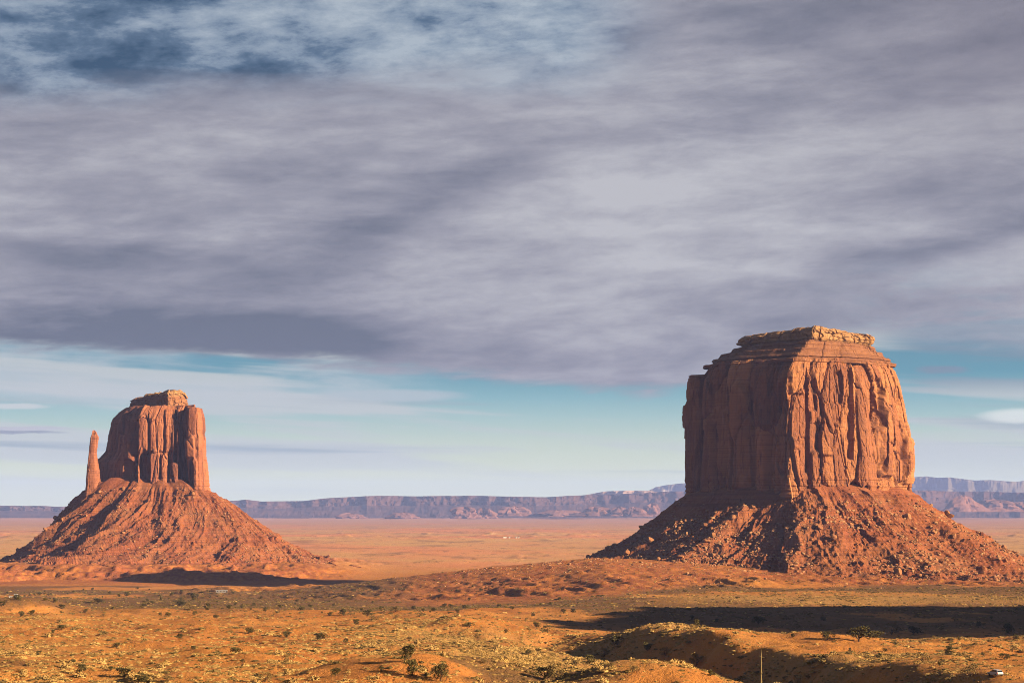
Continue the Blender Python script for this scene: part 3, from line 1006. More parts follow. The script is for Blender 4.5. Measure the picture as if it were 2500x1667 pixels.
# ------------------------------------------------------------------ right-hand butte
def build_right_butte():
    root = empty('butte', (MER[0], MER[1], 0.0))
    tag(root, 'huge flat-topped red sandstone butte, its left face in shadow, rising over the right half', 'butte')
    root_loc = Vector(root.location)
    # corners counter-clockwise seen from above: front edge A, right face B, right edge C, back D, E, left edge Fk, left face G
    yn = 2400.0
    def lev(y, A, B, C, Fp, G, t):
        cD = C - 60; cE = Fp + 95
        return (wz(y, yn), [(wx(A, 2330 + t), 2330 + t), (wx(B, 2372 + t * .8), 2372 + t * .8), (wx(C, 2446), 2446), (wx(cD, 2560 - t), 2560 - t),
                            (wx(cE, 2580 - t), 2580 - t), (wx(Fp, 2478), 2478), (wx(G, 2395 + t * .7), 2395 + t * .7)])
    levels = [lev(1245, 1938, 2122, 2232, 1662, 1775, -2), lev(1205, 1935, 2120, 2230, 1664, 1776, 0), lev(1160, 1926, 2118, 2232, 1664, 1778, 1), lev(1110, 1919, 2116, 2234, 1668, 1780, 3),
              lev(1050, 1920, 2110, 2230, 1671, 1782, 5), lev(1000, 1924, 2104, 2222, 1672, 1784, 7), lev(950, 1918, 2098, 2211, 1673, 1786, 9),
              lev(918, 1922, 2092, 2203, 1676, 1788, 12), lev(893, 1934, 2086, 2192, 1679, 1792, 16), lev(880, 1944, 2082, 2184, 1681, 1796, 20)]
    counts = [190, 90, 60, 60, 50, 110, 200]
    zs = np.linspace(wz(1245, yn), wz(880, yn), 235)
    X, Y = loft(levels, counts, zs, 5)
    nx, ny = normals2(X, Y)
    s = arclen(X[120], Y[120])[None] * np.ones_like(X)
    Z = zs[:, None] * np.ones_like(X)
    px = px_of(X, Y)
    dark = (px < 1925) & (Y < 2480)
    d = cliff_disp(s, Z, 11, 1.0, np.where(dark, 1.9, 0.40), np.where(dark, 0.75, 1.05))
    slab = cliff_disp.slab
    basez = wz(1185, yn)
    d += np.where(Z < basez + 14, bedding(Z, s, 5, 2.6, 1.4) + 0.7 * np.abs(vn2(s / 2.4, Z / 14, 77)), 0) * (1 - sst(basez + 6, basez + 14, Z))
    topz = wz(880, yn)
    d += bedding(Z, s, 6, 2.2, 1.5) * sst(topz - 16, topz - 6, Z)
    d += features(X, Y, Z, 2490, [
        (2176, 2204, 945, 1120, -2.6, 6), (2128, 2152, 925, 1040, -5.0, 3), (2036, 2056, 905, 985, -3.5, 3), (1976, 1994, 925, 1000, -3, 3), (2070, 2084, 900, 1120, -4.0, 3),
        (1966, 1974, 900, 1150, -4.5, 2), (2146, 2176, 995, 1160, 3.5, 5), (2205, 2222, 1065, 1180, 3.0, 3), (1922, 1948, 1070, 1215, 4.0, 4), (1930, 1962, 900, 960, 3.0, 5),
        (1974, 2004, 1100, 1195, 3.5, 4), (1996, 2030, 1010, 1110, 2.5, 4), (1704, 1713, 905, 1200, -7.0, 2), (1742, 1752, 930, 1190, -4.5, 3), (1784, 1792, 940, 1190, -5, 3), (1830, 1842, 950, 1200, -5, 4),
        (1870, 1880, 930, 1200, -4, 4), (1795, 1822, 930, 1190, 3.5, 6), (1716, 1738, 915, 1200, 3.0, 4), (1850, 1868, 990, 1200, 3, 5), (1890, 1905, 940, 1200, -3.5, 4)])
    X = X + nx * d; Y = Y + ny * d
    tz = sst(topz - 7, topz, Z)
    Z = Z + tz * 2.2 * fbm(s / 16, 0 * s, 88, 3) - np.clip((Z - topz + 20) / 20, 0, 1) * 13.0 * sst(1742, 1714, px_of(X, Y))
    Xc, Yc, Zc = close_top(X, Y, Z, (0.02, 0.06, 0.12, 0.2), 0.0, 3)
    c = grid_obj('cliff', Xc, Yc, Zc, m_rock, None, slab=slab)
    parent_keep(c, root)
    # stepped shale slope between cliff and cap
    lv2 = [lev(886, 1938, 2086, 2190, 1712, 1794, 18), lev(876, 1948, 2082, 2180, 1732, 1800, 24), lev(860, 1958, 2074, 2164, 1752, 1816, 32), lev(845, 1970, 2064, 2140, 1788, 1842, 42), lev(832, 1978, 2056, 2122, 1808, 1858, 46)]
    t = np.linspace(0, 1, 62)
    zs2 = wz(889, yn) + (wz(832, yn) - wz(889, yn)) * (t + 0.055 * np.sin(t * 2 * np.pi * 4))
    zp = wz(889, yn) + (wz(832, yn) - wz(889, yn)) * t
    X, Y = loft(lv2, [150, 70, 50, 40, 40, 80, 150], zp, 4)
    nx, ny = normals2(X, Y)
    s = arclen(X[10], Y[10])[None] * np.ones_like(X)
    Z = zs2[:, None] * np.ones_like(X) + 0.8 * fbm(s / 12, zp[:, None] / 6, 31, 3)
    d = cliff_disp(s, Z * 2.5, 51, 0.30, 0.5, 1.0) + 1.8 * bedding(Z, s, 9, 2.1, 1.4) + 2.5 * fbm(s / 26, Z / 18, 35, 3)
    X = X + nx * d; Y = Y + ny * d
    Xc, Yc, Zc = close_top(X, Y, Z, (0.05, 0.3), 0.0, 3)
    parent_keep(grid_obj('ledge_slope', Xc, Yc, Zc, m_ledge, None), root)
    # pale cap slab with broken rim
    lv3 = [lev(840, 1985, 2062, 2126, 1806, 1870, 54), lev(834, 1984, 2064, 2128, 1806, 1866, 50), lev(828, 1983, 2066, 2133, 1796, 1862, 48), lev(815, 1984, 2064, 2132, 1797, 1862, 50), lev(807, 1988, 2056, 2126, 1808, 1868, 56)]
    zs3 = np.linspace(wz(842, yn), wz(808, yn), 40)
    X, Y = loft(lv3, [130, 70, 50, 40, 40, 70, 130], zs3, 2)
    nx, ny = normals2(X, Y)
    s = arclen(X[10], Y[10])[None] * np.ones_like(X)
    Z = zs3[:, None] * np.ones_like(X)
    f1, f2, h1, h2, h3, ox, oy = worley(s / 13 + 0.25 * fbm(s / 5, Z / 5, 69, 2), Z / 4.6, 61)
    d = 4.2 * (h1 - 0.5) + 2.5 * fbm(s / 22, Z / 30, 68, 3) + 1.4 * cliff_disp(s, Z * 2, 63, 0.3, 0.4, 1.0) - 1.4 * (1 - sst(0, 0.14, f2 - f1)) - 2.2 * sst(zs3[0] + 6, zs3[0], Z)
    X = X + nx * d; Y = Y + ny * d
    pxx = px_of(X, Y)
    tilt = np.interp(pxx, [1798, 1850, 1960, 2000, 2040, 2130], [-1.5, 0.3, 3.0, 5.0, 2.5, -1.0])
    Z = Z + sst(zs3[0] + 5, zs3[-1], Z) * (tilt + 1.6 * fbm(s / 7, 0 * s, 65, 3))
    Xc, Yc, Zc = close_top(X, Y, Z, (0.04, 0.1, 0.2, 0.35, 0.5, 0.7, 0.9, 1.0), 0.3, 67)
    parent_keep(grid_obj('cap_rock', Xc, Yc, Zc, m_cap, None), root)
    # debris ridge on the nose below the cap
    # talus
    Xb, Yb = loft(levels, [180, 95, 80, 50, 40, 110, 180], np.array([wz(1190, yn)]), 9)
    offs = np.concatenate([np.linspace(-14, 60, 62), np.linspace(61.5, 210, 118), np.linspace(213, 330, 36)])
    drop = [(-14, 7.0), (0, 0), (25, -15), (50, -31), (80, -50), (110, -66), (140, -80), (165, -90), (200, -99), (240, -106), (330, -125)]
    pxb = px_of(Xb[0], Yb[0])
    zc = np.interp(pxb, [1660, 1700, 1780, 1850, 1905, 1935, 1990, 2060, 2120, 2190, 2230], [116, 119, 121, 119, 113, 113, 124, 127, 125, 122, 120]) + 4.5 * fbm(arclen(Xb[0], Yb[0]) / 26, 0 * pxb, 17, 3)
    sx, sy, Z = talus('talus', None, Xb[0], Yb[0], zc, offs, drop, 201, (20.0, 7.5), [(92, 4.5, 0.95), (78, 3.0, 0.6), (40, 4.0, 0.8), (106, 2.0, 0.5)], m_talus, 0.0)
    o = bpy.data.objects['talus']
    parent_keep(o, root)
    front = (sy < 2500).astype(float)
    offg = offs[:, None] * np.ones_like(sx)
    leftside = sst(1990, 1900, px_of(sx, sy))
    w = front * sst(6, 60, offg) * (1 - sst(215, 270, offg)) * (0.12 + sst(-0.05, 0.3, fbm(sx / 34, sy / 34, 207, 3)) * 1.4 + 0.6 * sst(2150, 2300, px_of(sx, sy)) + 0.9 * leftside * sst(30, 80, offg))
    w *= np.gradient(offs)[:, None]
    w = np.maximum(w, 0)
    picks = [(1388, 1366, 6.5), (1434, 1357, 4.5), (1560, 1312, 6.5), (1592, 1322, 5.5), (1530, 1350, 4.0), (1622, 1352, 3.6), (1608, 1366, 3.2), (1740, 1305, 4.2), (1728, 1320, 4.6), (2004, 1288, 4.6), (2034, 1310, 5.0),
             (2218, 1262, 6.5), (2318, 1252, 5.2), (2398, 1396, 4.2), (2190, 1398, 5.6), (2242, 1404, 3.6), (2060, 1262, 3.2), (1930, 1224, 3.0), (2140, 1392, 3.2), (1660, 1292, 3.4), (1700, 1272, 3.2), (2330, 1310, 4.4), (2280, 1300, 4.0), (2060, 1370, 3.0), (2100, 1255, 3.0)]
    holder = empty('boulder_holder_tmp')
    scatter_rocks(holder, sx, sy, Z, w, 11000, 270, picks, 211, (2.1, 5.4), (0.55, 2.3))
    for ch in list(holder.children):
        parent_keep(ch, root)
    bpy.data.objects.remove(holder)


def parent_keep(o, root):
    """parent to a thing's base Empty while staying where it is"""
    o.parent = root
    o.location = o.location - root.location


build_right_butte()


# ------------------------------------------------------------------ left-hand butte with its thumb
def build_left_butte():
    root = empty('butte', (MIT[0], MIT[1], 0.0))
    tag(root, 'mitten-shaped red sandstone butte with a thin thumb spire, standing on the left', 'butte')
    yn = 3280.0
    def lev(y, L, P, R, t=0.0):
        return (wz(y, yn), [(wx(P, 3248 + t), 3248 + t), (wx((P + R) / 2 + 6, 3254 + t), 3254 + t), (wx(R, 3258 + t * .6), 3258 + t * .6), (wx(R - 6, 3380 - t), 3380 - t),
                            (wx(L + 30, 3392 - t), 3392 - t), (wx(L, 3352), 3352), (wx((L + P) / 2 - 6, 3292 + t * .7), 3292 + t * .7)])
    levels = [lev(1240, 222, 322, 486), lev(1190, 214, 322, 484), lev(1150, 218, 323, 482, 1), lev(1126, 224, 324, 481, 2), lev(1115, 243, 324, 481, 2), lev(1100, 256, 326, 481, 3), lev(1060, 262, 328, 480, 5), lev(1030, 268, 332, 479, 8),
              lev(1015, 275, 338, 478, 12), lev(1000, 289, 345, 477, 18), lev(991, 303, 352, 476, 26)]
    zs = np.linspace(wz(1240, yn), wz(991, yn), 180)
    X, Y = loft(levels, [80, 80, 40, 30, 30, 60, 90], zs, 3)
    nx, ny = normals2(X, Y)
    s = arclen(X[80], Y[80])[None] * np.ones_like(X)
    Z = zs[:, None] * np.ones_like(X)
    d = cliff_disp(s, Z, 411, 0.9, 0.6, 1.05)
    slab = cliff_disp.slab
    bz = wz(1190, yn)
    d += (bedding(Z, s, 15, 2.6, 1.2) + 0.8 * np.abs(vn2(s / 2.6, Z / 14, 177))) * (1 - sst(bz + 10, bz + 22, Z))
    d += features(X, Y, Z, 3340, [
        (439, 464, 994, 1200, -6.5, 3), (323, 337, 1030, 1180, -8.0, 2), (341, 366, 1100, 1190, -10.0, 3), (304, 322, 1120, 1190, -6.0, 3), (398, 404, 1000, 1100, -4.0, 2), (424, 431, 1000, 1125, -4.5, 2), (306, 322, 1005, 1120, 3.5, 3), (337, 360, 1015, 1105, 4.5, 3), (327, 341, 1135, 1190, 6.0, 2),
        (366, 390, 1098, 1190, 5.0, 3), (393, 410, 1108, 1190, 3.5, 2), (414, 436, 1128, 1190, 5.5, 3), (366, 432, 1010, 1100, 2.0, 4), (360, 365, 1010, 1110, -5.0, 1.5), (388, 393, 1110, 1190, -4, 1.5), (409, 414, 1110, 1190, -4, 1.5)])
    X = X + nx * d; Y = Y + ny * d
    tz = sst(zs[-1] - 8, zs[-1], Z)
    Z = Z + tz * (3.0 * fbm(s / 13, 0 * s, 188, 3))
    Xc, Yc, Zc = close_top(X, Y, Z, (0.03, 0.08, 0.15, 0.25, 0.45), -1.0, 3)
    parent_keep(grid_obj('cliff', Xc, Yc, Zc, m_rock_hazed, None, slab=slab), root)
    # right-hand pillar standing forward of the main wall
    def levp(y, a, m, b, t=0.0):
        return (wz(y, yn), [(wx(a, 3246 + t), 3246 + t), (wx(m, 3244 + t), 3244 + t), (wx(b, 3296), 3296), (wx(b - 3, 3360), 3360), (wx(a + 4, 3350), 3350), (wx(a, 3300), 3300)])
    lp = [levp(1250, 455, 488, 518), levp(1200, 459, 487, 513), levp(1185, 461, 487, 510), levp(1150, 460, 486, 508), levp(1110, 459, 486, 504, 2), levp(1070, 458, 486, 503, 3), levp(1058, 458, 485, 500, 4), levp(1050, 458, 485, 502, 4), levp(1020, 459, 484, 500, 5), levp(1003, 460, 482, 496, 7), levp(996, 462, 480, 493, 10)]
    zp = np.linspace(wz(1250, yn), wz(996, yn), 170)
    X, Y = loft(lp, [44, 60, 30, 24, 24, 40], zp, 2)
    nx, ny = normals2(X, Y)
    s = arclen(X[80], Y[80])[None] * np.ones_like(X)
    Z = zp[:, None] * np.ones_like(X)
    d = cliff_disp(s, Z, 431, 0.42, 0.6, 1.1) + (bedding(Z, s, 16, 2.6, 1.0) + 0.6 * np.abs(vn2(s / 2.4, Z / 14, 178))) * (1 - sst(bz + 8, bz + 18, Z))
    d += features(X, Y, Z, 3330, [(462, 474, 1125, 1190, -5, 2), (470, 483, 1118, 1195, 3, 2), (458, 476, 1065, 1115, 2, 2), (478, 488, 1000, 1060, -2, 2)])
    X = X + nx * d; Y = Y + ny * d
    slab = cliff_disp.slab
    Z = Z + sst(zp[-1] - 5, zp[-1], Z) * 1.2 * fbm(s / 8, 0 * s, 189, 3)
    Xc, Yc, Zc = close_top(X, Y, Z, (0.06, 0.2, 0.5, 1.0), 0.5, 4)
    parent_keep(grid_obj('pillar', Xc, Yc, Zc, m_rock_hazed, None, slab=slab), root)
    # thumb
    yt = 3262.0
    prof = [(1240, 203, 256), (1200, 208, 248), (1185, 210, 245), (1160, 211.5, 243), (1140, 213, 241), (1120, 214.5, 238), (1105, 216, 236), (1085, 218.5, 238), (1075, 219.5, 240), (1066, 221, 240.5), (1058, 223, 237), (1053, 224.5, 234.5), (1050, 226.5, 231)]
    zz = np.linspace(wz(1240, yt), wz(1050, yt), 130)
    n = 84
    th = np.linspace(0, 2 * np.pi, n, endpoint=False)
    za = np.array([wz(p[0], yt) for p in prof])
    o_ = np.argsort(za)
    L = np.interp(zz, za[o_], np.array([wx(p[1], yt) for p in prof])[o_]); R = np.interp(zz, za[o_], np.array([wx(p[2], yt) for p in prof])[o_])
    c = (L + R) / 2; h = (R - L) / 2
    ct, sn = np.cos(th + 0.3), np.sin(th + 0.3)
    ct, sn = np.sign(ct) * np.abs(ct) ** 0.6, np.sign(sn) * np.abs(sn) ** 0.6
    X = c[:, None] + h[:, None] * ct[None]; Y = yt + 1.25 * h[:, None] * sn[None] * np.ones_like(X)
    nx, ny = normals2(X, Y)
    s = (th / (2 * np.pi) * 66)[None] * np.ones_like(X); Z = zz[:, None] * np.ones_like(X)
    d = cliff_disp(s, Z, 441, 0.5, 0.5, 1.0) + 0.4 * bedding(Z, s, 18, 5.0, 1.9)
    X, Y = X + nx * d, Y + ny * d
    Xc, Yc, Zc = close_top(X, Y, Z, (0.3, 0.7, 1.0), 0.8, 5)
    parent_keep(grid_obj('thumb_spire', Xc, Yc, Zc, m_rock_hazed, None), root)
    # cap
    def levc(y, L, P, R, t=0.0):
        return (wz(y, yn), [(wx(P, 3286 + t), 3286 + t), (wx(R, 3312 + t), 3312 + t), (wx(R - 6, 3362), 3362), (wx(L + 20, 3372), 3372), (wx(L, 3346), 3346)])
    lc = [levc(1003, 306, 404, 466, -6), levc(990, 316, 410, 459), levc(978, 317, 412, 457), levc(966, 318, 412, 456), levc(958, 330, 412, 450, 4)]
    zc_ = np.linspace(wz(1003, yn), wz(961, yn), 56)
    X, Y = loft(lc, [80, 50, 40, 30, 100], zc_, 2)
    nx, ny = normals2(X, Y)
    s = arclen(X[20], Y[20])[None] * np.ones_like(X); Z = zc_[:, None] * np.ones_like(X)
    f1, f2, h1, h2, h3, ox, oy = worley(s / 11, Z / 4.2, 461)
    d = 2.6 * (h1 - 0.5) + cliff_disp(s, Z * 2, 463, 0.35, 0.5, 1.0) - 1.2 * (1 - sst(0, 0.14, f2 - f1)) + 1.6 * bedding(Z, s, 19, 3.2, 1.5)
    X, Y = X + nx * d, Y + ny * d
    tilt = np.interp(px_of(X, Y), [316, 348, 354, 398, 412, 440, 452, 458], [-4.5, -3, 1, 4, 6, 7, 3, -2])
    Z = Z + sst(zc_[0] + 8, zc_[-1], Z) * (tilt + 1.6 * vn2(s / 4, 0 * s, 465))
    Xc, Yc, Zc = close_top(X, Y, Z, (0.04, 0.1, 0.2, 0.35, 0.6, 0.8, 1.0), 0.0, 467)
    parent_keep(grid_obj('cap_rock', Xc, Yc, Zc, m_cap2, None), root)
    # talus round the joined foot of thumb, wall and pillar
    foot = [(wz(1190, yn), [(wx(322, 3244), 3244), (wx(470, 3242), 3242), (wx(492, 3242), 3242), (wx(512, 3292), 3292), (wx(504, 3385), 3385), (wx(262, 3395), 3395), (wx(214, 3300), 3300), (wx(222, 3252), 3252)])]
    Xb, Yb = loft(foot, [150, 40, 80, 60, 50, 60, 60, 130], np.array([wz(1190, yn)]), 8)
    offs = np.concatenate([np.linspace(-16, 60, 50), np.linspace(61.5, 240, 120), np.linspace(243, 380, 40)])
    drop = [(-16, 8), (0, 0), (20, -15), (38, -28), (70, -50), (100, -70), (136, -90), (165, -104), (189, -113), (221, -124), (260, -129), (300, -134), (380, -150)]
    pxb = px_of(Xb[0], Yb[0])
    zc = np.interp(pxb, [208, 240, 300, 340, 372, 438, 452, 470, 512], [131, 138, 138, 140, 136, 140, 137, 129, 127]) + 5.0 * fbm(arclen(Xb[0], Yb[0]) / 22, 0 * pxb, 417, 3)
    sx, sy, Z = talus('talus', None, Xb[0], Yb[0], zc, offs, drop, 501, (19.0, 7.5), [(112, 4.0, 0.8), (52, 7.0, 1.0), (32, 5.0, 0.95), (19, 4.0, 0.95)], m_talus, 0.55, 0.30)
    o = [ob for ob in bpy.data.objects if ob.name.startswith('talus') and ob.parent is None][0]
    parent_keep(o, root)
    offg = offs[:, None] * np.ones_like(sx)
    w = (sy < 3330) * sst(4, 40, offg) * (1 - sst(200, 260, offg)) * (0.25 + sst(-0.1, 0.3, fbm(sx / 34, sy / 34, 507, 3)))
    w = w * np.gradient(offs)[:, None]
    picks = [(130, 1262, 5.0), (150, 1268, 4.5), (300, 1192, 4.5), (240, 1200, 5), (470, 1205, 4.5), (110, 1290, 4.5), (510, 1248, 3), (880, 1398, 3), (800, 1350, 4), (790, 1376, 3), (250, 1340, 3.5), (330, 1320, 3)]
    holder = empty('boulder_holder_tmp')
    scatter_rocks(holder, sx, sy, Z, w, 5000, 160, picks, 511, (1.7, 3.8), (0.5, 1.6))
    for ch in list(holder.children):
        parent_keep(ch, root)
    bpy.data.objects.remove(holder)


m_cap2 = rock_material('ledgy_cap_sandstone', (0.42, 0.20, 0.095), (0.34, 0.13, 0.065), (0.20, 0.09, 0.05), 260, 292, streak=0.3, band=0.6, top=(0.50, 0.28, 0.125), topz=wz(968, 3280))
build_left_butte()


# ------------------------------------------------------------------ mesa outside the picture on the right, whose shade crosses the valley
def build_side_mesa():
    root = empty('mesa', (650, 1160, 0))
    tag(root, 'broad red sandstone mesa beyond the right edge that shades the dark strip of valley', 'mesa')
    base = [(412, 925), (1150, 915), (1150, 1278), (488, 1278)]
    def lev(z, g):
        cx, cy = 800, 1100
        return (z, [(x + (1 if x > cx else -1) * g, y + (1 if y > cy else -1) * g) for x, y in base])
    zs = np.concatenate([np.linspace(15, 88, 40), np.linspace(89, 180, 50)])
    X, Y = loft([lev(15, 75), lev(88, 3), lev(90, 0), lev(180, -4)], [120, 70, 110, 80], zs, 3)
    nx, ny = normals2(X, Y)
    s = arclen(X[50], Y[50])[None] * np.ones_like(X); Z = zs[:, None] * np.ones_like(X)
    d = np.where(Z > 88, cliff_disp(s, Z, 611, 0.8), 8 * (ridged(s / 50, Z / 200, 613) - 0.5) + 2 * fbm(s / 9, Z / 9, 615, 3))
    X, Y = X + nx * d, Y + ny * d
    Z = Z + sst(140, 180, Z) * 13 * fbm(s / 55, 0 * s, 619, 4)
    Xc, Yc, Zc = close_top(X, Y, Z, (0.03, 0.1, 0.3, 0.6, 1.0), 0.0, 617)
    parent_keep(grid_obj('cliff', Xc, Yc, Zc, m_rock, None), root)


build_side_mesa()


# ------------------------------------------------------------------ far mesas
def far_material(name, a, bcol, pale=None):
    m, nt, b = material(name, 0.95, 0.05)
    x, y, z = pos(nt)
    n1 = noise(nt, vec(nt, x * 0.0016, y * 0.0016, z * 0.004), 1.0, 5, 0.6)
    n2 = noise(nt, vec(nt, x * 0.012, y * 0.012, z * 0.004), 1.0, 5, 0.65)
    bd = noise(nt, vec(nt, x * 0.0003, y * 0.0003, z * 0.05), 1.0, 4, 0.6)
    c = mixc(nt, n1.ss(0.38, 0.62), a, bcol)
    c = mixc(nt, bd.ss(0.48, 0.62) * 0.4, c, tuple(v * 0.6 for v in a))
    c = mixc(nt, n2.ss(0.52, 0.7) * 0.4, c, tuple(v * 0.55 for v in a))
    if pale:
        pc = noise(nt, vec(nt, x * 0.0014 + 4.0, y * 0.0014, z * 0.002), 1.0, 5, 0.6)
        zz = z.ss(pale[1], pale[1] - 30)
        c = mixc(nt, pc.ss(0.55, 0.62) * zz, c, pale[0])
    set_base(nt, b, c)
    return m


def wall_mesa(name, label, D, prof, depth, foot, cliff, seed, mat, nx=1500, amp=1.0, x_over=1.0):
    """long mesa front: prof = [(photo x, photo y of the rim)], D = distance, cliff = share of the height that is wall"""
    pxs = np.linspace(prof[0][0], prof[-1][0], nx)
    rim = wz(np.interp(pxs, [p[0] for p in prof], [p[1] for p in prof]), D)
    xx = wx(pxs, D)
    q = xx / (D * 0.02)
    rim = rim + amp * D * 0.0003 * fbm(q * 1.3, 0 * q, seed, 4)
    foot_z = foot
    front = D + D * 0.03 * fbm(q * 0.35, 0 * q, seed + 1, 3, 0.4) + D * 0.004 * (np.abs(vn2(q * 2.4, 0 * q, seed + 2)) - 0.4)
    H = rim - foot_z
    rows = []
    ts = [(-2.4, 0.0), (-1.9, 0.03), (-1.5, 0.10), (-1.15, 0.2), (-0.8, 0.31), (-0.5, 0.42), (-0.25, 1 - cliff - 0.04), (-0.12, 1 - cliff), (-0.10, 1 - cliff * 0.85), (-0.08, 1 - cliff * 0.6), (-0.06, 1 - cliff * 0.55), (-0.04, 1 - cliff * 0.3), (-0.02, 1 - cliff * 0.1), (0, 1.0), (0.3, 1.0), (1.2, 1.0)]
    X, Y, Z = [], [], []
    for i, (t, h) in enumerate(ts):
        bul = 1.0 + (0.35 * (ridged(q * 1.9, 0 * q + t * 0.5, seed + 4, 3) - 0.5) if t < -0.2 else 0)
        yy = front + (t * bul) * depth * (0.6 if t < 0 else 1.5) + (D * 0.003 * fbm(q * 6, 0 * q + i * 0.3, seed + 5, 3) if t < 0.2 else 0)
        X.append(xx * (yy / D if t < 0.2 else yy / D)); Y.append(yy); Z.append(foot_z + H * h + (H * 0.05 * fbm(q * 5, 0 * q + i, seed + 7, 3) if 0.05 < h < 0.9 else 0))
    X, Y, Z = np.array(X), np.array(Y), np.array(Z)
    me = new_mesh(name, np.stack([X, Y, Z], -1), grid_faces(*X.shape), [mat])
    o = obj(name, me)
    tag(o, label, 'mesa')
    return o


m_far1 = far_material('far_red_cliffs', (0.09, 0.05, 0.05), (0.13, 0.07, 0.06))  # cloud shade over these cliffs is put into the dark albedo
m_far2 = far_material('far_dark_mesa', (0.14, 0.12, 0.085), (0.19, 0.16, 0.11), ((0.42, 0.36, 0.31), 400))
m_far3 = far_material('far_pale_mesa', (0.36, 0.25, 0.20), (0.42, 0.30, 0.24))
m_dome = far_material('far_pink_domes', (0.22, 0.11, 0.09), (0.28, 0.14, 0.11))

wall_mesa('mesa', 'long low purple mesa along the horizon between and behind both buttes', 22000,
          [(-900, 1236), (-300, 1238), (0, 1233), (140, 1236), (300, 1232), (500, 1226), (570, 1221), (600, 1219), (640, 1224), (740, 1222), (800, 1215), (900, 1211), (1000, 1210), (1150, 1210), (1250, 1212), (1330, 1213), (1430, 1208), (1600, 1201), (1700, 1199), (2000, 1198), (2230, 1197), (2400, 1199), (2500, 1201), (2800, 1203), (3400, 1210)],
          1200, -5, 0.42, 701, m_far1)
wall_mesa('mesa', 'thin pale mesa top showing just left of the large butte', 26000,
          [(1380, 1222), (1430, 1208), (1455, 1203), (1480, 1199), (1530, 1198), (1580, 1198), (1610, 1201), (1660, 1203), (1720, 1210), (1800, 1225)], 700, 60, 0.5, 721, m_far3, 300, 0.4)
wall_mesa('mesa', 'blue-green mesa with pale cliffs on the horizon behind the large butte', 32000,
          [(1560, 1216), (1584, 1196), (1600, 1188), (1625, 1183), (1660, 1179), (1750, 1175), (1900, 1172), (2100, 1168), (2230, 1164), (2262, 1162), (2290, 1166), (2320, 1165), (2350, 1169), (2380, 1173), (2420, 1172), (2460, 1175), (2480, 1176), (2500, 1173), (2560, 1170), (2800, 1176), (3400, 1190)], 1900, 60, 0.6, 741, m_far2, 900, 0.7)


def far_dome(px, py_top, py_base, hw, D, label, seed, group='pink sandstone knobs below the far mesa'):
    """a rounded or blocky knob of slickrock at the foot of the far mesa"""
    n, m = 44, 16
    th = np.linspace(0, 2 * np.pi, n, endpoint=False)
    t = np.linspace(0, 1, m)
    zb, ztop = wz(py_base, D) - 12, wz(py_top, D)
    r = wx(px + hw, D) - wx(px, D)
    q_ = (seed * 0.37) % 1.0
    prof = np.interp(t, [0, 0.18, 0.3, 0.7, 0.9, 0.97, 1.0], [1.3, 1.1, 1.0, 0.92 - 0.25 * q_, 0.75 - 0.35 * q_, 0.45 - 0.2 * q_, 0.0])
    R = r * prof[:, None] * (1 + 0.75 * fbm(th[None] * 1.3 + 0 * t[:, None], t[:, None] * 1.5, seed, 4) + 0.1 * np.abs(vn2(th[None] * 5, t[:, None] * 2, seed + 3)))
    X = wx(px, D) + R * np.cos(th)[None]; Y = D + R * np.sin(th)[None] * 0.8
    Z = zb + (ztop - zb) * t[:, None] * np.ones_like(R) * (1 + 0.22 * fbm(th[None] * 1.5, t[:, None] * 2, seed + 5, 3))
    me = new_mesh('rock_dome', np.stack([X, Y, Z], -1), grid_faces(m, n, True), [m_dome])
    o = obj('rock_dome', me)
    tag(o, label, 'rock', group)


for i, (px, yt, yb, hw, D, lb) in enumerate([
        (1135, 1238, 1262, 30, 14200, 'pink twin-lobed rock knob left of the domes at the mesa foot'),
        (1180, 1241, 1262, 26, 14400, 'pink rock knob between the twin-lobed knob and the broad dome'),
        (1255, 1236, 1256, 36, 14600, 'broad pink slickrock dome near the middle of the mesa foot'),
        (1360, 1245, 1258, 62, 14400, 'low wide pink slickrock hump right of the broad dome'),
        (1450, 1237, 1256, 34, 14300, 'pink rock dome right of the low wide hump'),
        (1510, 1237, 1256, 30, 14300, 'rounded pink rock knob second from the large butte'),
        (1548, 1238, 1257, 28, 14100, 'dark rounded rock knob nearest the large butte on its left'),
        (1590, 1230, 1258, 22, 14500, 'tall blocky rock tower beside the left slope of the large butte'),
        (855, 1252, 1266, 40, 14600, 'small low pink hump below the mesa, left of centre'),
        (985, 1252, 1266, 34, 14300, 'small pink buttressed knob below the mesa, midway between the buttes'),
        (2350, 1212, 1246, 42, 14000, 'steep pink rock fin right of the large butte, highest of that side'),
        (2430, 1220, 1246, 60, 14300, 'long pink rock bench at the right edge below the mesa'),
        (2500, 1224, 1246, 50, 14500, 'pink rock knob cut by the right edge of the picture')]):
    far_dome(px, yt, yb, hw, D * 1.35, lb, 800 + i * 7)



# ------------------------------------------------------------------ plants
def plant_material(name, a, bcol, c, rough=0.9):
    m, nt, b = material(name, rough, 0.1)
    x, y, z = pos(nt)
    oi = nt.nodes.new('ShaderNodeObjectInfo')
    n = noise(nt, vec(nt, x * 0.9, y * 0.9, z * 0.9), 1.0, 4, 0.6)
    n2 = noise(nt, vec(nt, x * 0.07, y * 0.07, z * 0.07), 1.0, 3, 0.6)
    col = mixc(nt, n.ss(0.35, 0.65), a, bcol)
    col = mixc(nt, (n2 * 0.6 + E(nt, oi.outputs['Random']) * 0.5).ss(0.3, 0.8) * 0.6, col, c)
    set_base(nt, b, col)
    return m


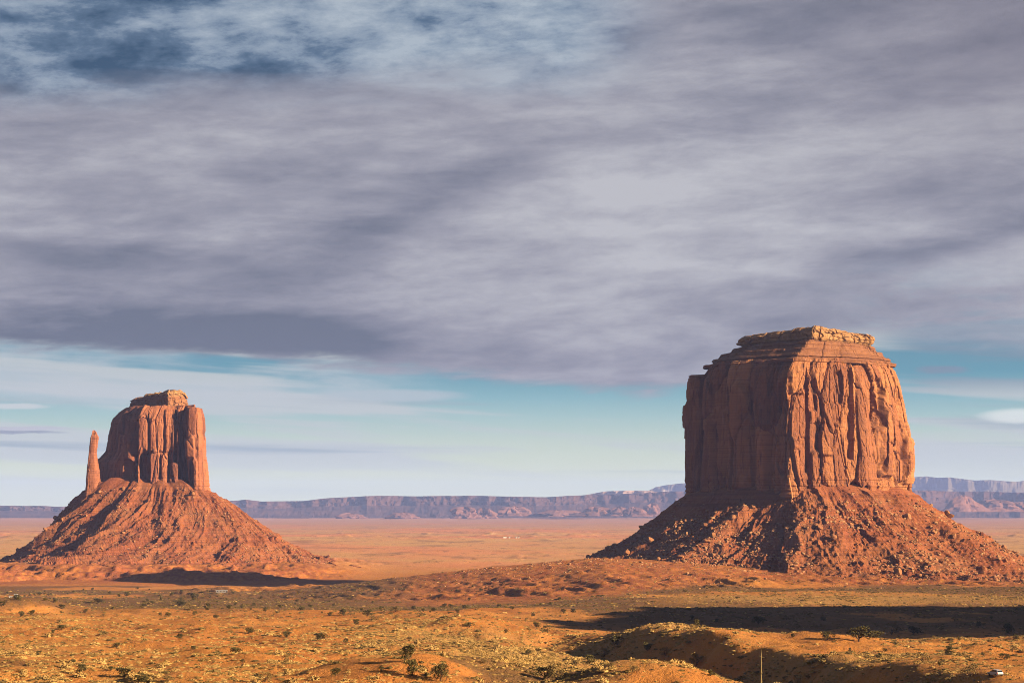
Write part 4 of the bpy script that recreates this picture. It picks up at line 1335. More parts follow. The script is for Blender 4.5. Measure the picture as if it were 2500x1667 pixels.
m_juniper = plant_material('juniper_foliage', (0.150, 0.125, 0.042), (0.200, 0.160, 0.052), (0.115, 0.100, 0.040))
m_drybush = plant_material('dry_brush_foliage', (0.32, 0.215, 0.08), (0.40, 0.265, 0.10), (0.25, 0.18, 0.075))
m_bark = simple('juniper_bark', (0.16, 0.10, 0.06), 0.95, 0.1, 0.3)
m_sage = plant_material('pale_sage', (0.66, 0.42, 0.15), (0.80, 0.55, 0.21), (0.48, 0.31, 0.11))
m_darksage = plant_material('dark_scrub', (0.24, 0.165, 0.055), (0.32, 0.22, 0.075), (0.16, 0.115, 0.045))


def crown_mesh(name, seed, mat, w=1.0, h=1.0, clumps=16, per=60, loose=0.0):
    """unit crown (radius about 0.5, height 1): leaf clumps spread over an uneven dome"""
    r = np.random.default_rng(seed)
    V, Fc = [], []
    k = 0
    for c in range(clumps):
        a = r.uniform(0, 2 * np.pi); t = r.random() ** 0.7
        zc = 0.12 + 0.74 * t
        rad = 0.40 * w * math.sqrt(max(0.05, 1 - ((zc - 0.42) / 0.60) ** 2)) * r.uniform(0.35, 1.0 + loose)
        cc = np.array([rad * math.cos(a), rad * math.sin(a), zc * h])
        cr = r.uniform(0.11, 0.19) * (1 + 0.3 * loose)
        for q in range(per):
            d = r.normal(size=3); d /= np.linalg.norm(d)
            p = cc + d * cr * r.uniform(0.55, 1.05) * np.array([1, 1, 0.9])
            if p[2] < 0.02:
                continue
            up = np.array([r.normal(0, .5), r.normal(0, .5), 1.0]) * 0.5 + d * 0.6
            up /= np.linalg.norm(up)
            sd = np.cross(up, r.normal(size=3)); sd /= np.linalg.norm(sd) + 1e-9
            l = r.uniform(0.035, 0.075); ww = l * 0.55
            V += [p - sd * ww, p + sd * ww, p + up * l * 1.5]
            Fc.append((k, k + 1, k + 2)); k += 3
    return new_mesh(name, np.array(V), np.array(Fc), [mat])


def trunk_mesh(name, seed):
    r = random.Random(seed)
    b = MB()
    b.tube([(0, 0, -0.06), (0.01, 0.0, 0.12), (0.02, 0.01, 0.3), (0.0, 0.02, 0.62)], [0.055, 0.045, 0.035, 0.012], 6)
    for k in range(5):
        a = r.uniform(0, 6.28); z = r.uniform(0.1, 0.3)
        b.tube([(0.01, 0, z), (0.13 * math.cos(a), 0.13 * math.sin(a), z + 0.13), (0.26 * math.cos(a), 0.26 * math.sin(a), z + 0.34)], [0.026, 0.018, 0.006], 5)
    bmesh.ops.recalc_face_normals(b.bm, faces=b.bm.faces)
    me = bpy.data.meshes.new(name)
    b.bm.to_mesh(me); b.bm.free()
    me.materials.append(m_bark)
    return me


J_CROWN = [crown_mesh('crown', 900 + i, m_juniper, 1.0, 1.0, 17, 62, 0.12 * (i % 3)) for i in range(5)]
D_CROWN = [crown_mesh('crown', 930 + i, m_drybush, 1.05, 1.0, 14, 40, 0.3) for i in range(3)]
TRUNKS = [trunk_mesh('trunk', 950 + i) for i in range(3)]
PLACED = []


def juniper(name, p, hgt, wid, label, cat, group, dry=False):
    r = random.Random(int(p[0] * 31 + p[1] * 17))
    root = empty(name, p, r.uniform(0, 6.28))
    tag(root, label, cat, group)
    cm = r.choice(D_CROWN if dry else J_CROWN)
    obj('crown', cm, root, scl=(wid, wid, hgt))
    obj('trunk', r.choice(TRUNKS), root, scl=(wid * 0.9, wid * 0.9, hgt))
    PLACED.append((p[0], p[1], wid * 0.5))
    return root


BIG = [  # photo x, photo y of the foot, height and width in photo pixels, dry, label
    (997, 1617, 40, 34, 0, 'upright green juniper, upper left one of three standing close in the foreground centre'),
    (1006, 1652, 38, 36, 0, 'round green juniper, lower left one of three standing close in the foreground centre'),
    (1076, 1664, 42, 36, 0, 'round green juniper, rightmost of three standing close in the foreground centre'),
    (1330, 1658, 30, 40, 0, 'low dark juniper joined to a taller olive bush at the bottom, right of centre'),
    (1358, 1660, 40, 42, 1, 'tall olive-brown bush beside a low dark juniper at the bottom, right of centre'),
    (1440, 1620, 22, 28, 0, 'round juniper above and right of the olive-brown bush'),
    (1507, 1577, 24, 30, 0, 'bushy juniper at the left tip of the shaded gully'),
    (1476, 1602, 20, 22, 1, 'thin dry bush below the bushy juniper at the gully tip'),
    (1337, 1544, 18, 24, 1, 'brown round bush at the left end of the long shadow'),
    (1310, 1532, 13, 18, 0, 'small dark juniper just left of the brown round bush by the shadow end'),
    (1146, 1531, 12, 22, 0, 'small juniper on the crest of the pale grassy rise in the centre'),
    (896, 1506, 18, 22, 0, 'dark juniper, larger of a pair on the scrub left of centre'),
    (908, 1516, 14, 20, 1, 'brown bush touching the dark juniper pair left of centre'),
    (838, 1503, 17, 20, 0, 'juniper left of the dark pair, on the scrub left of centre'),
    (869, 1526, 15, 18, 0, 'juniper below the dark pair on the scrub left of centre'),
    (966, 1493, 14, 28, 1, 'wide brown bush right of the dark juniper pair'),
    (1136, 1486, 10, 14, 0, 'small dark juniper at the foot of the orange badland slope'),
    (608, 1547, 15, 20, 0, 'lone dark juniper casting a short shadow on the bare orange sand'),
    (284, 1581, 13, 20, 0, 'lone low juniper on the orange flat at lower left'),
    (472, 1588, 10, 16, 0, 'small juniper midway across the orange flat'),
    (576, 1594, 15, 24, 0, 'dark juniper at the edge of the pale grass, lower left of centre'),
    (303, 1653, 22, 42, 0, 'wide dark juniper with a domed top near the bottom left'),
    (346, 1667, 22, 36, 0, 'dark juniper at the bottom edge beside the wide domed one'),
    (409, 1668, 18, 30, 1, 'brown brush at the bottom edge right of the dark juniper'),
    (647, 1664, 24, 30, 1, 'yellowish brush at the top of the shaded bank near the bottom'),
    (704, 1620, 24, 26, 1, 'yellow-brown brush above the shaded bank, lower left of centre'),
    (784, 1562, 16, 26, 0, 'juniper right of the lone one, where the sand meets pale grass'),
    (2096, 1566, 36, 52, 0, 'largest dark juniper, on the sandy top of the right-hand knoll'),
    (2021, 1561, 20, 28, 0, 'round juniper left of the largest one on the sandy knoll'),
    (2141, 1556, 16, 30, 0, 'low juniper just right of the largest one on the sandy knoll'),
    (2177, 1548, 26, 34, 1, 'pale leafless-looking bush on the skyline of the sandy knoll'),
    (2231, 1547, 18, 32, 0, 'dark flat juniper on the skyline right of the pale bush'),
    (2317, 1596, 20, 22, 0, 'small upright juniper on the grassy right flank of the knoll'),
    (2252, 1618, 24, 36, 1, 'brown brush on the front right of the sandy knoll'),
    (2461, 1545, 24, 28, 0, 'juniper standing in the dark shaded valley near the right edge'),
    (2472, 1590, 16, 20, 1, 'sunlit bush at the shadow edge near the right border'),
    (2452, 1610, 15, 26, 0, 'juniper on the sage slope above the car'),
    (2370, 1650, 26, 38, 1, 'brown bush directly left of the parked car'),
    (1701, 1624, 30, 32, 1, 'sunlit bush in the shaded gully left of the sandy knoll'),
    (1624, 1602, 20, 22, 1, 'pale bush at the upper end of the shaded gully'),
    (1852, 1523, 18, 30, 0, 'juniper in the long shadow behind the knoll, left of its top'),
    (472, 1466, 20, 18, 0, 'tallest juniper of the grove in front of the left-hand butte'),
    (440, 1478, 14, 30, 0, 'wide juniper left of the tallest one in the grove before the left-hand butte'),
    (462, 1487, 14, 22, 1, 'brown bush below the tallest juniper of that grove'),
    (240, 1470, 10, 26, 0, 'low wide juniper at the left end of the grove before the left-hand butte'),
    (310, 1456, 12, 16, 0, 'juniper in the upper left of the grove before the left-hand butte'),
]
for (px, py, h, w, dry, lb) in BIG:
    p = ray_ground(px, min(py, 1666.0))
    if p is None:
        continue
    k = p[1] / F
    juniper('dry_bush' if dry else 'juniper_tree', p, h * k * 1.05, w * k * 1.15, lb, 'bush' if dry else 'tree', None, bool(dry))

SMALL = [(365, 1440), (335, 1438), (355, 1453), (360, 1468), (290, 1456), (330, 1460), (392, 1461), (372, 1474), (490, 1471), (545, 1456), (541, 1477), (590, 1484), (612, 1489), (652, 1471), (720, 1476), (786, 1497), (806, 1504),
         (560, 1486), (575, 1478), (222, 1472), (420, 1455), (512, 1461), (530, 1470), (60, 1456), (72, 1454), (84, 1453), (96, 1453), (108, 1451), (118, 1454), (122, 1450), (165, 1450), (180, 1446), (250, 1458), (268, 1451), (405, 1470), (500, 1484),
         (620, 1478), (690, 1480), (740, 1490), (760, 1483), (815, 1480), (110, 1466), (135, 1472), (1010, 1487), (1060, 1492), (1100, 1483), (1232, 1481), (1160, 1489), (1250, 1488), (1690, 1512), (1750, 1518), (1780, 1507), (1920, 1512), (2010, 1515),
         (1655, 1536), (1700, 1532), (2330, 1515), (2390, 1530), (2420, 1512), (2480, 1562), (2300, 1538), (2200, 1512), (700, 1556), (130, 1546), (150, 1538), (520, 1620), (592, 1618), (200, 1641), (270, 1640), (95, 1600), (178, 1618), (1235, 1545), (960, 1545), (1935, 1556),
         (1580, 1590), (1545, 1640), (1420, 1590), (1180, 1620), (1290, 1600), (900, 1590), (845, 1570), (930, 1640), (820, 1650), (440, 1560), (1735, 1650), (2280, 1560), (2350, 1580), (2400, 1600), (2160, 1592), (2075, 1590), (1960, 1580), (1120, 1580)]
r_ = random.Random(5)
for i in range(90):
    SMALL.append((r_.uniform(0, 1400), 1440 + 70 * r_.random() ** 1.4))
for (px, py) in SMALL:
    p = ray_ground(px, py)
    if p is None or p[1] > 3000:
        continue
    if any((p[0] - q[0]) ** 2 + (p[1] - q[1]) ** 2 < (q[2] + 1.2) ** 2 for q in PLACED):
        continue
    h = r_.uniform(1.3, 3.2) * (0.55 if p[1] < 700 else 1.0) * (1.25 if p[1] > 1700 else 1.0)
    dry = r_.random() < 0.3
    if dry:
        juniper('dry_bush', p, h * 0.8, h * r_.uniform(1.1, 1.6), 'small brown dry bush, one of many scattered over the valley scrub', 'bush', 'small dry bushes over the valley', True)
    else:
        juniper('juniper_tree', p, h, h * r_.uniform(1.0, 1.6), 'small dark juniper, one of many dotted over the valley scrub', 'tree', 'small junipers over the valley')


# sagebrush: the 300 nearest as things, the rest as one mass
def sage_mesh(name, seed, mat, n=90):
    r = np.random.default_rng(seed)
    V, Fc = [], []
    k = 0
    for i in range(n):
        a = r.uniform(0, 2 * np.pi); e = math.asin(r.uniform(0.05, 1.0))
        d = np.array([math.cos(a) * math.cos(e), math.sin(a) * math.cos(e), 0.8 * math.sin(e)])
        p = d * r.uniform(0.55, 0.9); tip = d * r.uniform(0.95, 1.2) + np.array([0, 0, 0.06])
        sd = np.cross(d, r.normal(size=3)); sd = sd / np.linalg.norm(sd) * r.uniform(0.10, 0.2)
        V += [p - sd, p + sd, tip]; Fc.append((k, k + 1, k + 2)); k += 3
    # inner dome so the clump is dense
    m = 9
    base = k
    V.append((0, 0, 0.62)); k += 1
    for (rr, zz) in ((0.5, 0.5), (0.78, 0.16), (0.8, -0.12)):
        for j in range(m):
            q = 2 * np.pi * j / m
            f = 1 + r.uniform(-0.12, 0.12)
            V.append((rr * f * math.cos(q), rr * f * math.sin(q), zz * f)); k += 1
    for j in range(m):
        j2 = (j + 1) % m
        Fc.append((base, base + 1 + j, base + 1 + j2))
        for ring in (0, 1):
            a0 = base + 1 + ring * m
            Fc += [(a0 + j, a0 + m + j, a0 + m + j2), (a0 + j, a0 + m + j2, a0 + j2)]
    return new_mesh(name, np.array(V, float), np.array(Fc), [mat])


def gn_scatter(name, P, sc, rot, sources, label):
    """one object whose points carry instanced tufts (uncountable ground cover)"""
    me = bpy.data.meshes.new(name)
    me.vertices.add(len(P))
    me.vertices.foreach_set('co', np.asarray(P, np.float32).ravel())
    a = me.attributes.new('sc', 'FLOAT_VECTOR', 'POINT'); a.data.foreach_set('vector', np.asarray(sc, np.float32).ravel())
    a = me.attributes.new('rot', 'FLOAT_VECTOR', 'POINT')
    r3 = np.zeros((len(P), 3), np.float32); r3[:, 2] = rot
    a.data.foreach_set('vector', r3.ravel())
    o = obj(name, me)
    ng = bpy.data.node_groups.new(name, 'GeometryNodeTree')
    ng.interface.new_socket('Geometry', in_out='INPUT', socket_type='NodeSocketGeometry')
    ng.interface.new_socket('Geometry', in_out='OUTPUT', socket_type='NodeSocketGeometry')
    gi = ng.nodes.new('NodeGroupInput'); go = ng.nodes.new('NodeGroupOutput')
    ip = ng.nodes.new('GeometryNodeInstanceOnPoints')
    jn = ng.nodes.new('GeometryNodeJoinGeometry')
    for so in sources:
        oi = ng.nodes.new('GeometryNodeObjectInfo')
        oi.inputs['Object'].default_value = so
        oi.inputs['As Instance'].default_value = True
        ng.links.new(oi.outputs['Geometry'], jn.inputs[0])
    for nm, inp in (('sc', 'Scale'), ('rot', 'Rotation')):
        na = ng.nodes.new('GeometryNodeInputNamedAttribute')
        na.data_type = 'FLOAT_VECTOR'
        na.inputs['Name'].default_value = nm
        ng.links.new(na.outputs['Attribute'], ip.inputs[inp])
    ip.inputs['Pick Instance'].default_value = True
    ng.links.new(gi.outputs[0], ip.inputs['Points'])
    ng.links.new(jn.outputs[0], ip.inputs['Instance'])
    ng.links.new(ip.outputs[0], go.inputs[0])
    md = o.modifiers.new('scatter', 'NODES')
    md.node_group = ng
    tag(o, label, 'scrub', kind='stuff')
    return o


def scatter_sage():
    r = np.random.default_rng(77)
    N = 520000
    Y = np.sqrt(r.uniform(372.0 ** 2, 2350.0 ** 2, N))
    X = r.uniform(-0.275, 0.275, N) * Y
    w = np.interp(Y, [370, 600, 1000, 1400, 2350], [1.0, 0.72, 0.50, 0.42, 0.26])
    # more candidates near the viewer
    Yn = np.sqrt(r.uniform(372.0 ** 2, 1050.0 ** 2, 230000)); Xn = r.uniform(-0.275, 0.275, 230000) * Yn
    X = np.concatenate([X, Xn]); Y = np.concatenate([Y, Yn]); w = np.concatenate([w, np.interp(Yn, [370, 700, 1050], [1.0, 0.75, 0.35])])
    Z = terrain(X, Y)
    veg, grass, rock, far = veg_maps(X, Y, Z)
    dens = 0.30 + 0.85 * np.maximum(grass, 0.8 * veg)
    clump = sst(-0.3, 0.3, fbm(X / 9, Y / 14, 131, 3)) * (0.35 + 0.65 * sst(-0.35, 0.2, fbm(X / 42, Y / 70, 133, 3)))
    gold = gold_map(X, Y)
    dens = dens * (0.10 + 0.9 * clump + 0.6 * gold) * w * (1 - 0.75 * rock)
    kn = bumpf(X, Y, 108, 705, 32, 80, 1.0, 0.4, 21, 0.3)
    pk = np.exp(-(((X - 128) / 42) ** 4 + ((Y - 452) / 26) ** 4))
    dens = dens * (1 - 0.95 * kn) * (1 - pk)
    keep = r.random(len(X)) < dens * 0.85
    X, Y, Z = X[keep], Y[keep], Z[keep]
    n = len(X)
    g = veg_maps(X, Y, Z)
    R = np.clip(r.lognormal(-0.92, 0.46, n), 0.2, 1.5) * np.interp(Y, [370, 1000, 2350], [0.95, 1.1, 1.7])
    darkp = np.clip(0.30 - 0.25 * gold_map(X, Y) + 0.5 * sst(0.2, 0.8, g[0] - g[1]) + 0.4 * sst(1000, 1300, Y) * (1 - g[1]), 0, 0.9)
    kind = np.where(r.random(n) < darkp, 1, 0)
    kind = np.where((kind == 0) & (r.random(n) < 0.35), 2, kind)
    order = np.argsort(-(R / Y) * (np.abs(X / Y) < 0.245) * (kind == 0))
    one = order[:300]
    meshes = [sage_mesh('sagebrush', 400 + i, m_sage) for i in range(5)]
    first = []
    for j, i in enumerate(one):
        q = j % 5
        o = obj('sagebrush', meshes[q], None, (X[i], Y[i], Z[i]), (0, 0, r.uniform(0, 6.28)), (R[i] * r.uniform(.9, 1.3), R[i], R[i] * r.uniform(0.7, 1.0)))
        tag(o, 'pale rounded sagebrush clump, one of the largest dotting the foreground sand', 'sagebrush', 'large pale sagebrush clumps in the foreground')
        if j < 5:
            first.append(o)
    rest = np.ones(n, bool); rest[one] = False
    darks, olds = [], []
    spots = [i for i in np.argsort(-(R / Y) * (np.abs(X / Y) < 0.24)) if kind[i] == 1][:3] + [i for i in np.argsort(-(R / Y) * (np.abs(X / Y) < 0.24)) if kind[i] == 2][:2]
    for j, i in enumerate(spots):
        o = obj('scrub_bush' if j < 3 else 'grass_tuft', sage_mesh('scrub', 420 + j, m_darksage if j < 3 else m_drygrass, 60), None, (X[i], Y[i], Z[i]), (0, 0, 1.0), (R[i], R[i], R[i] * 0.8))
        rank = ('leftmost', 'middle', 'rightmost')[sorted(X[q] for q in spots[:3]).index(X[i])] if j < 3 else ('left', 'right')[sorted(X[q] for q in spots[3:]).index(X[i])]
        tag(o, rank + ' one of three larger dark scrub bushes among the pale sage near the bottom' if j < 3 else rank + '-hand one of two large yellow grass tufts near the bottom', 'scrub' if j < 3 else 'grass', 'larger dark scrub bushes' if j < 3 else 'larger dry grass tufts')
        (darks if j < 3 else olds).append(o)
        rest[i] = False
    for kd, src, nm, lb, fl in ((0, first, 'sage_scrub', 'pale sage tufts covering the valley sand', 0.72), (1, darks, 'dark_scrub', 'dark low scrub scattered between the pale sage', 0.7), (2, olds, 'dry_grass', 'yellow dry grass tufts between the sage', 0.6)):
        ii = np.nonzero(rest & (kind == kd))[0]
        k = len(ii)
        sc = np.stack([R[ii] * r.uniform(0.9, 1.7, k), R[ii] * r.uniform(0.8, 1.3, k), R[ii] * r.uniform(0.7, 1.2, k) * fl], -1)
        gn_scatter(nm, np.stack([X[ii], Y[ii], Z[ii] - 0.03], -1), sc, r.uniform(0, 6.28, k), src, lb)
        print('scatter', nm, k)


m_drygrass = plant_material('dry_grass', (0.66, 0.43, 0.13), (0.74, 0.50, 0.18), (0.58, 0.38, 0.14))
scatter_sage()

# stones strewn over the low ridge that runs out from the large butte
def ridge_stones():
    r = np.random.default_rng(91)
    N = 16000
    X = r.uniform(-330, 420, N); Y = r.uniform(1820, 2330, N)
    Z = terrain(X, Y)
    w = sst(12, 36, Z) * (0.15 + sst(-0.1, 0.3, fbm(X / 45, Y / 60, 141, 3))) * sst(1850, 2150, Y)
    k = r.random(N) < w * 0.55
    X, Y, Z = X[k], Y[k], Z[k]
    R = np.minimum(0.4 * (1 - r.random(len(X))) ** -0.5, 1.8)
    o = obj('ridge_rubble', rubble_mesh('ridge_rubble', np.stack([X, Y, Z + 0.1], -1), R, m_pale_boulder, 93))
    tag(o, 'pale broken stones strewn along the low ridge below the large butte', 'rubble', kind='stuff')


ridge_stones()

# ------------------------------------------------------------------ dirt road, car, rocks along its edge
m_road = simple('packed_orange_dirt', (0.50, 0.215, 0.085), 0.97, 0.05, 0.12)


def build_road():
    cl = [(78, 452), (96, 456), (112, 458), (128, 456), (150, 449), (175, 438), (205, 424)]
    V = []
    xs = np.array([c[0] for c in cl]); ys = np.array([c[1] for c in cl])
    t = np.linspace(0, 1, 90); tt = np.linspace(0, 1, len(cl))
    cx = np.interp(t, tt, xs); cy = np.interp(t, tt, ys)
    k = np.ones(9) / 9
    cx = np.convolve(np.pad(cx, 4, 'edge'), k, 'valid'); cy = np.convolve(np.pad(cy, 4, 'edge'), k, 'valid')
    dx, dy = np.gradient(cx), np.gradient(cy)
    l = np.hypot(dx, dy); nx, ny = -dy / l, dx / l
    offs = np.linspace(-7.5, 5.0, 22)
    X = cx[:, None] + nx[:, None] * offs[None]; Y = cy[:, None] + ny[:, None] * offs[None]
    Z = terrain(X, Y) + 0.12 - 0.25 * sst(4.0, 5.0, offs)[None] - 0.25 * sst(-6.5, -7.5, offs)[None]
    o = obj('dirt_road', new_mesh('dirt_road', np.stack([X, Y, Z], -1), grid_faces(*X.shape), [m_road], True))
    tag(o, 'smooth orange dirt road and parking shelf in the bottom right corner', 'road', kind='structure')


build_road()
m_paint = simple('silver_paint', (0.62, 0.62, 0.64), 0.3, 0.5)
m_glass = simple('dark_car_glass', (0.02, 0.025, 0.035), 0.08, 0.6)
m_rubber = simple('tyre_rubber', (0.02, 0.02, 0.02), 0.9, 0.2)
m_rim = simple('alloy', (0.45, 0.45, 0.46), 0.35, 0.5, metal=0.8)
m_tail = simple('red_lamp', (0.45, 0.02, 0.02), 0.25, 0.5)
m_plate = simple('number_plate', (0.75, 0.72, 0.66), 0.5, 0.3)
m_trim = simple('dark_trim', (0.04, 0.04, 0.045), 0.6, 0.3)


def build_car(loc, rz):
    root = empty('parked_car', loc, rz)
    tag(root, 'silver car parked on the dirt road, seen from behind, bottom right corner', 'car')
    # length along y (front = +y), width along x
    body = MB()
    low = [(-2.25, 0.42), (-2.28, 0.8), (-2.2, 1.02), (-1.2, 1.06), (0.9, 1.0), (1.9, 0.9), (2.2, 0.72), (2.25, 0.42), (1.9, 0.3), (-1.9, 0.3)]
    body.prism(low, -0.9, 0.9)
    body.build('body', m_paint, root, 0.06)
    cab = MB()
    cab.prism([(-2.1, 1.03), (-1.75, 1.5), (-1.45, 1.6), (0.0, 1.62), (0.35, 1.56), (1.05, 1.02)], -0.84, 0.84, 0.26)
    c = cab.build('cabin', m_paint, root, 0.04)
    MB().prism([(-2.12, 1.08), (-1.80, 1.49), (-1.79, 1.47), (-2.10, 1.06)], -0.66, 0.66, 0.1).build('rear_window', m_glass, root)
    MB().prism([(0.40, 1.53), (0.43, 1.53), (1.04, 1.09), (1.01, 1.07)], -0.66, 0.66, 0.1).build('windscreen', m_glass, root)
    for sx in (-1, 1):
        for (a, b_) in ((-1.6, -0.62), (-0.55, 0.42)):
            m = MB()
            x0, x1 = (0.74, 0.845) if sx > 0 else (-0.845, -0.74)
            vs = [(a + (0.12 if a < -1 else 0), 1.09), (a + (0.3 if a < -1 else 0.0), 1.5), (b_ - (0.22 if b_ > 0 else 0), 1.5), (b_ + (0.18 if b_ > 0 else 0), 1.09)]
            m.prism(vs, x0, x1).build('side_window', m_glass, root)
        MB().box(sx * 0.9 - 0.16, sx * 0.9 + 0.0 if sx > 0 else sx * 0.9 + 0.16, -2.31, -2.2, 0.78, 1.0).build('tail_light', m_tail, root)
        MB().box(sx * 0.78 - 0.1, sx * 0.78 + 0.1, 2.12, 2.25, 0.64, 0.78).build('headlight', m_plate, root)
        MB().box(sx * 0.97 - 0.08, sx * 0.97 + 0.08, 0.62, 0.74, 1.02, 1.16).build('wing_mirror', m_trim, root)
        for wy in (-1.4, 1.4):
            w = MB().wheel(sx * 0.84, wy, 0.34, 0.34, 0.22).build('wheel', m_rubber, root)
            MB().wheel(sx * 0.95, wy, 0.34, 0.2, 0.03).build('rim', m_rim, w)
    MB().box(-0.88, 0.88, -2.36, -2.2, 0.42, 0.62).build('rear_bumper', m_trim, root, 0.03)
    MB().box(-0.26, 0.26, -2.33, -2.27, 0.72, 0.84).build('number_plate', m_plate, root)


cp = ray_ground(2430, 1654.0)
if cp:
    build_car((cp[0], cp[1], cp[2] + 0.13), math.radians(20))
rr = random.Random(12)
ORD = 'first second third fourth fifth sixth seventh eighth ninth tenth eleventh twelfth thirteenth fourteenth fifteenth sixteenth seventeenth eighteenth nineteenth twentieth twenty-first twenty-second'.split()
kerb_rocks = [(2345, 1652), (2352, 1656), (2360, 1650), (2300, 1645), (2310, 1650), (2322, 1649), (2333, 1655), (2290, 1652), (2446, 1648), (2455, 1649), (2463, 1646), (2470, 1650), (2475, 1655), (2482, 1652), (2490, 1655), (2378, 1662), (2388, 1664), (2150, 1643), (2165, 1643), (2178, 1641), (2210, 1645)]
for i, (px, py) in enumerate(sorted(kerb_rocks)):
    p = ray_ground(px, py)
    if p:
        R = rr.uniform(0.3, 0.62)
        o = obj('road_stone', PALE_ROCKS[i % 4], None, (p[0], p[1], p[2] + R * 0.3), (rr.uniform(-.3, .3), rr.uniform(-.3, .3), rr.uniform(0, 6)), (R, R, R * 0.9))
        tag(o, ORD[i] + ' orange stone from the left in the row edging the dirt road', 'stone', 'stones edging the dirt road')


# ------------------------------------------------------------------ dry agave stalk near the viewer
m_stalk = simple('dry_stalk', (0.40, 0.30, 0.14), 0.85, 0.15, 0.25)


def build_stalk():
    Yk = 62.0
    x = wx(1857, Yk)
    z0 = float(terrain(np.array([x]), np.array([Yk]))[0])
    root = empty('agave_plant', (x, Yk, z0))
    tag(root, 'tall dry flower stalk rising from the bottom edge before the shaded gully', 'plant')
    top = wz(1574, Yk) - z0
    MB().tube([(0, 0, 0), (0.0, 0, top * 0.4), (0.004, 0, top * 0.62), (0.012, 0, top * 0.8), (0.02, 0, top * 0.93), (0.018, 0, top)], [0.036, 0.034, 0.028, 0.018, 0.011, 0.003], 8).build('stalk', m_stalk, root)
    r = random.Random(4)
    for (f, sd, up, out) in ((0.70, -1, 0.20, 0.09), (0.74, 1, 0.10, 0.05), (0.80, 1, 0.08, 0.04), (0.86, -1, 0.05, 0.10), (0.88, 1, 0.03, 0.07), (0.92, -1, 0.05, 0.05)):
        z = top * f
        MB().tube([(0.01, 0, z), (0.01 + sd * out * 0.7, r.uniform(-.03, .03), z + up * 0.35), (0.01 + sd * out, r.uniform(-.05, .05), z + up)], [0.008, 0.006, 0.002], 5).build('branch', m_stalk, root)
    for k in range(26):
        a = k * 2.4; l = r.uniform(0.45, 0.7); e = r.uniform(0.25, 1.0)
        d = Vector((math.cos(a) * math.cos(e), math.sin(a) * math.cos(e), math.sin(e)))
        MB().tube([d * 0.03, d * l * 0.5 + Vector((0, 0, 0.02)), d * l], [0.035, 0.028, 0.003], 5).build('leaf', m_drybush, root)


build_stalk()

# ------------------------------------------------------------------ trailers and houses in the valley
m_white = simple('white_wall_paint', (0.80, 0.77, 0.70), 0.6, 0.3, 0.08)
m_greyw = simple('grey_siding', (0.30, 0.27, 0.26), 0.7, 0.2, 0.15)
m_darkw = simple('dark_siding', (0.08, 0.075, 0.08), 0.7, 0.2, 0.15)
m_roof = simple('tin_roof', (0.50, 0.48, 0.46), 0.5, 0.4, 0.1)
m_pane = simple('window_pane', (0.03, 0.035, 0.04), 0.1, 0.5)


def house(name, p, L, W, H, rz, wall, label, cat, group=None, gable=0.7, wins=3):
    root = empty(name, p, rz)
    tag(root, label, cat, group)
    MB().box(-L / 2, L / 2, -W / 2, W / 2, -0.8, H).build('wall', wall, root)
    MB().prism([(-W / 2 - 0.3, H + 0.01), (W / 2 + 0.3, H + 0.01), (0, H + gable)], -L / 2 - 0.3, L / 2 + 0.3).build('roof', m_roof, root)
    for k in range(wins):
        x = -L / 2 + L * (k + 0.6) / (wins + 0.6)
        w = MB().box(x - 0.5, x + 0.5, -W / 2 - 0.04, -W / 2 + 0.05, H * 0.42, H * 0.78).build('window', m_pane, root)
        MB().box(x - 0.6, x + 0.6, -W / 2 - 0.08, -W / 2 + 0.04, H * 0.38, H * 0.415).build('sill', m_white, w)
    x = L / 2 - 0.9
    MB().box(x - 0.45, x + 0.45, -W / 2 - 0.05, -W / 2 + 0.05, 0.0, H * 0.78).build('door', m_darkw if wall is not m_darkw else m_white, root)


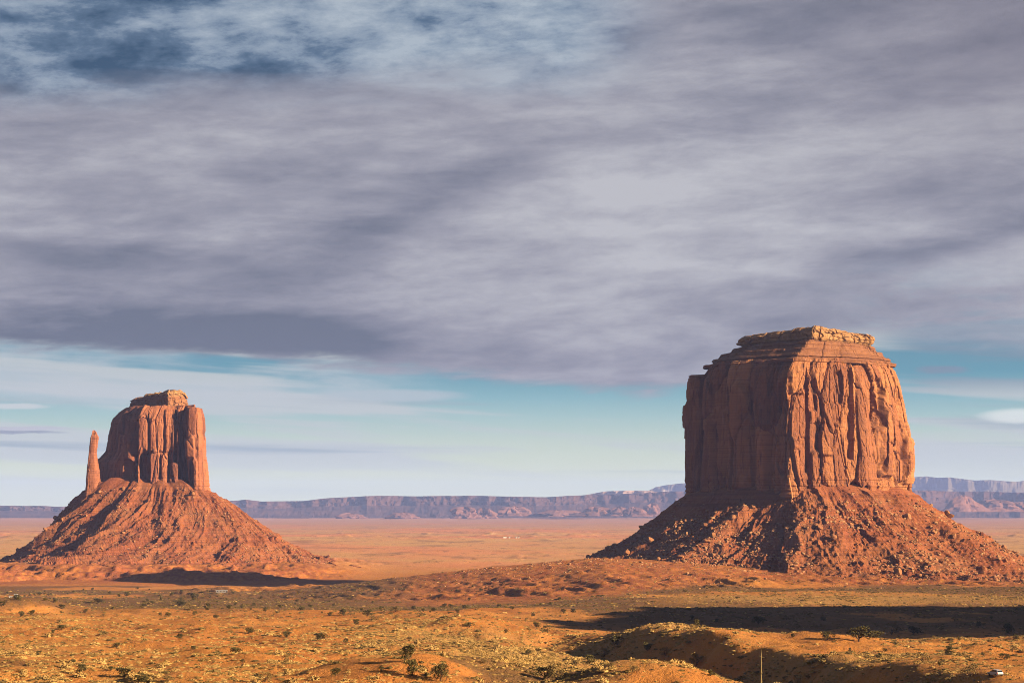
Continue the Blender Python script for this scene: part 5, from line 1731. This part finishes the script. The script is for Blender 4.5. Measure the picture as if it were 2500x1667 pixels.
for (px, py, L, W, H, rz, wall, nm, lb, cat) in (
        (541, 1446, 12.5, 4.2, 2.5, 0.1, m_greyw, 'trailer_home', 'long grey trailer home at the edge of the big shadow before the left-hand butte', 'trailer'),
        (37, 1463, 5.2, 3.2, 2.3, -0.1, m_darkw, 'shed', 'dark low shed behind the orange mound at the far left', 'shed'),
        (26, 1461, 3.0, 2.6, 2.2, 0.2, m_white, 'trailer_home', 'small cream trailer left of the dark shed at the far left', 'trailer'),
        (39, 1456, 3.4, 2.6, 2.4, 0.0, m_white, 'house', 'white cabin just behind the dark shed at the far left', 'house'),
        (48, 1462, 2.4, 2.0, 1.5, 0.4, m_white, 'camper', 'tiny white camper right of the dark shed at the far left', 'camper')):
    p = ray_ground(px, py, 1700.0)
    if p:
        house(nm, p, L, W, H, rz, wall, lb, cat, None, 0.5, 3 if L > 6 else 1)
for (px, L, lb) in ((1232.5, 11.5, 'long white house, leftmost of four on the far plain'), (1243.5, 5.0, 'small white house, second from the left of four on the far plain'),
                    (1260.5, 5.5, 'small white house, third from the left of four on the far plain'), (1266.5, 4.0, 'small white house, rightmost of four on the far plain')):
    p = ray_ground(px, 1313.0)
    if p:
        house('house', p, L, 5.0, 3.4, 0.25, m_white, lb, 'house', 'white houses on the far plain', 0.9, 2)

# ------------------------------------------------------------------ haze
def build_haze():
    bm = bmesh.new()
    x, y0, y1, z0, z1 = 64000, -900, 45000, -30, 680
    vs = [bm.verts.new(p) for p in ((-x, y0, z0), (x, y0, z0), (x, y1, z0), (-x, y1, z0), (-x, y0, z1), (x, y0, z1), (x, y1, z1), (-x, y1, z1))]
    for f in ((3, 2, 1, 0), (4, 5, 6, 7), (0, 1, 5, 4), (1, 2, 6, 5), (2, 3, 7, 6), (3, 0, 4, 7)):
        bm.faces.new([vs[i] for i in f])
    me = bpy.data.meshes.new('haze')
    bm.to_mesh(me); bm.free()
    m = bpy.data.materials.new('haze_air')
    m.use_nodes = True
    nt = m.node_tree
    for n in list(nt.nodes):
        nt.nodes.remove(n)
    out = nt.nodes.new('ShaderNodeOutputMaterial')
    v = nt.nodes.new('ShaderNodeVolumePrincipled')
    v.inputs['Color'].default_value = (0.28, 0.42, 1.0, 1)
    v.inputs['Density'].default_value = HAZE
    v.inputs['Anisotropy'].default_value = 0.0
    nt.links.new(v.outputs[0], out.inputs['Volume'])
    me.materials.append(m)
    o = obj('haze', me)
    tag(o, 'thin lavender haze over the distant plain', 'haze', kind='stuff')


HAZE = 1.65e-5
build_haze()
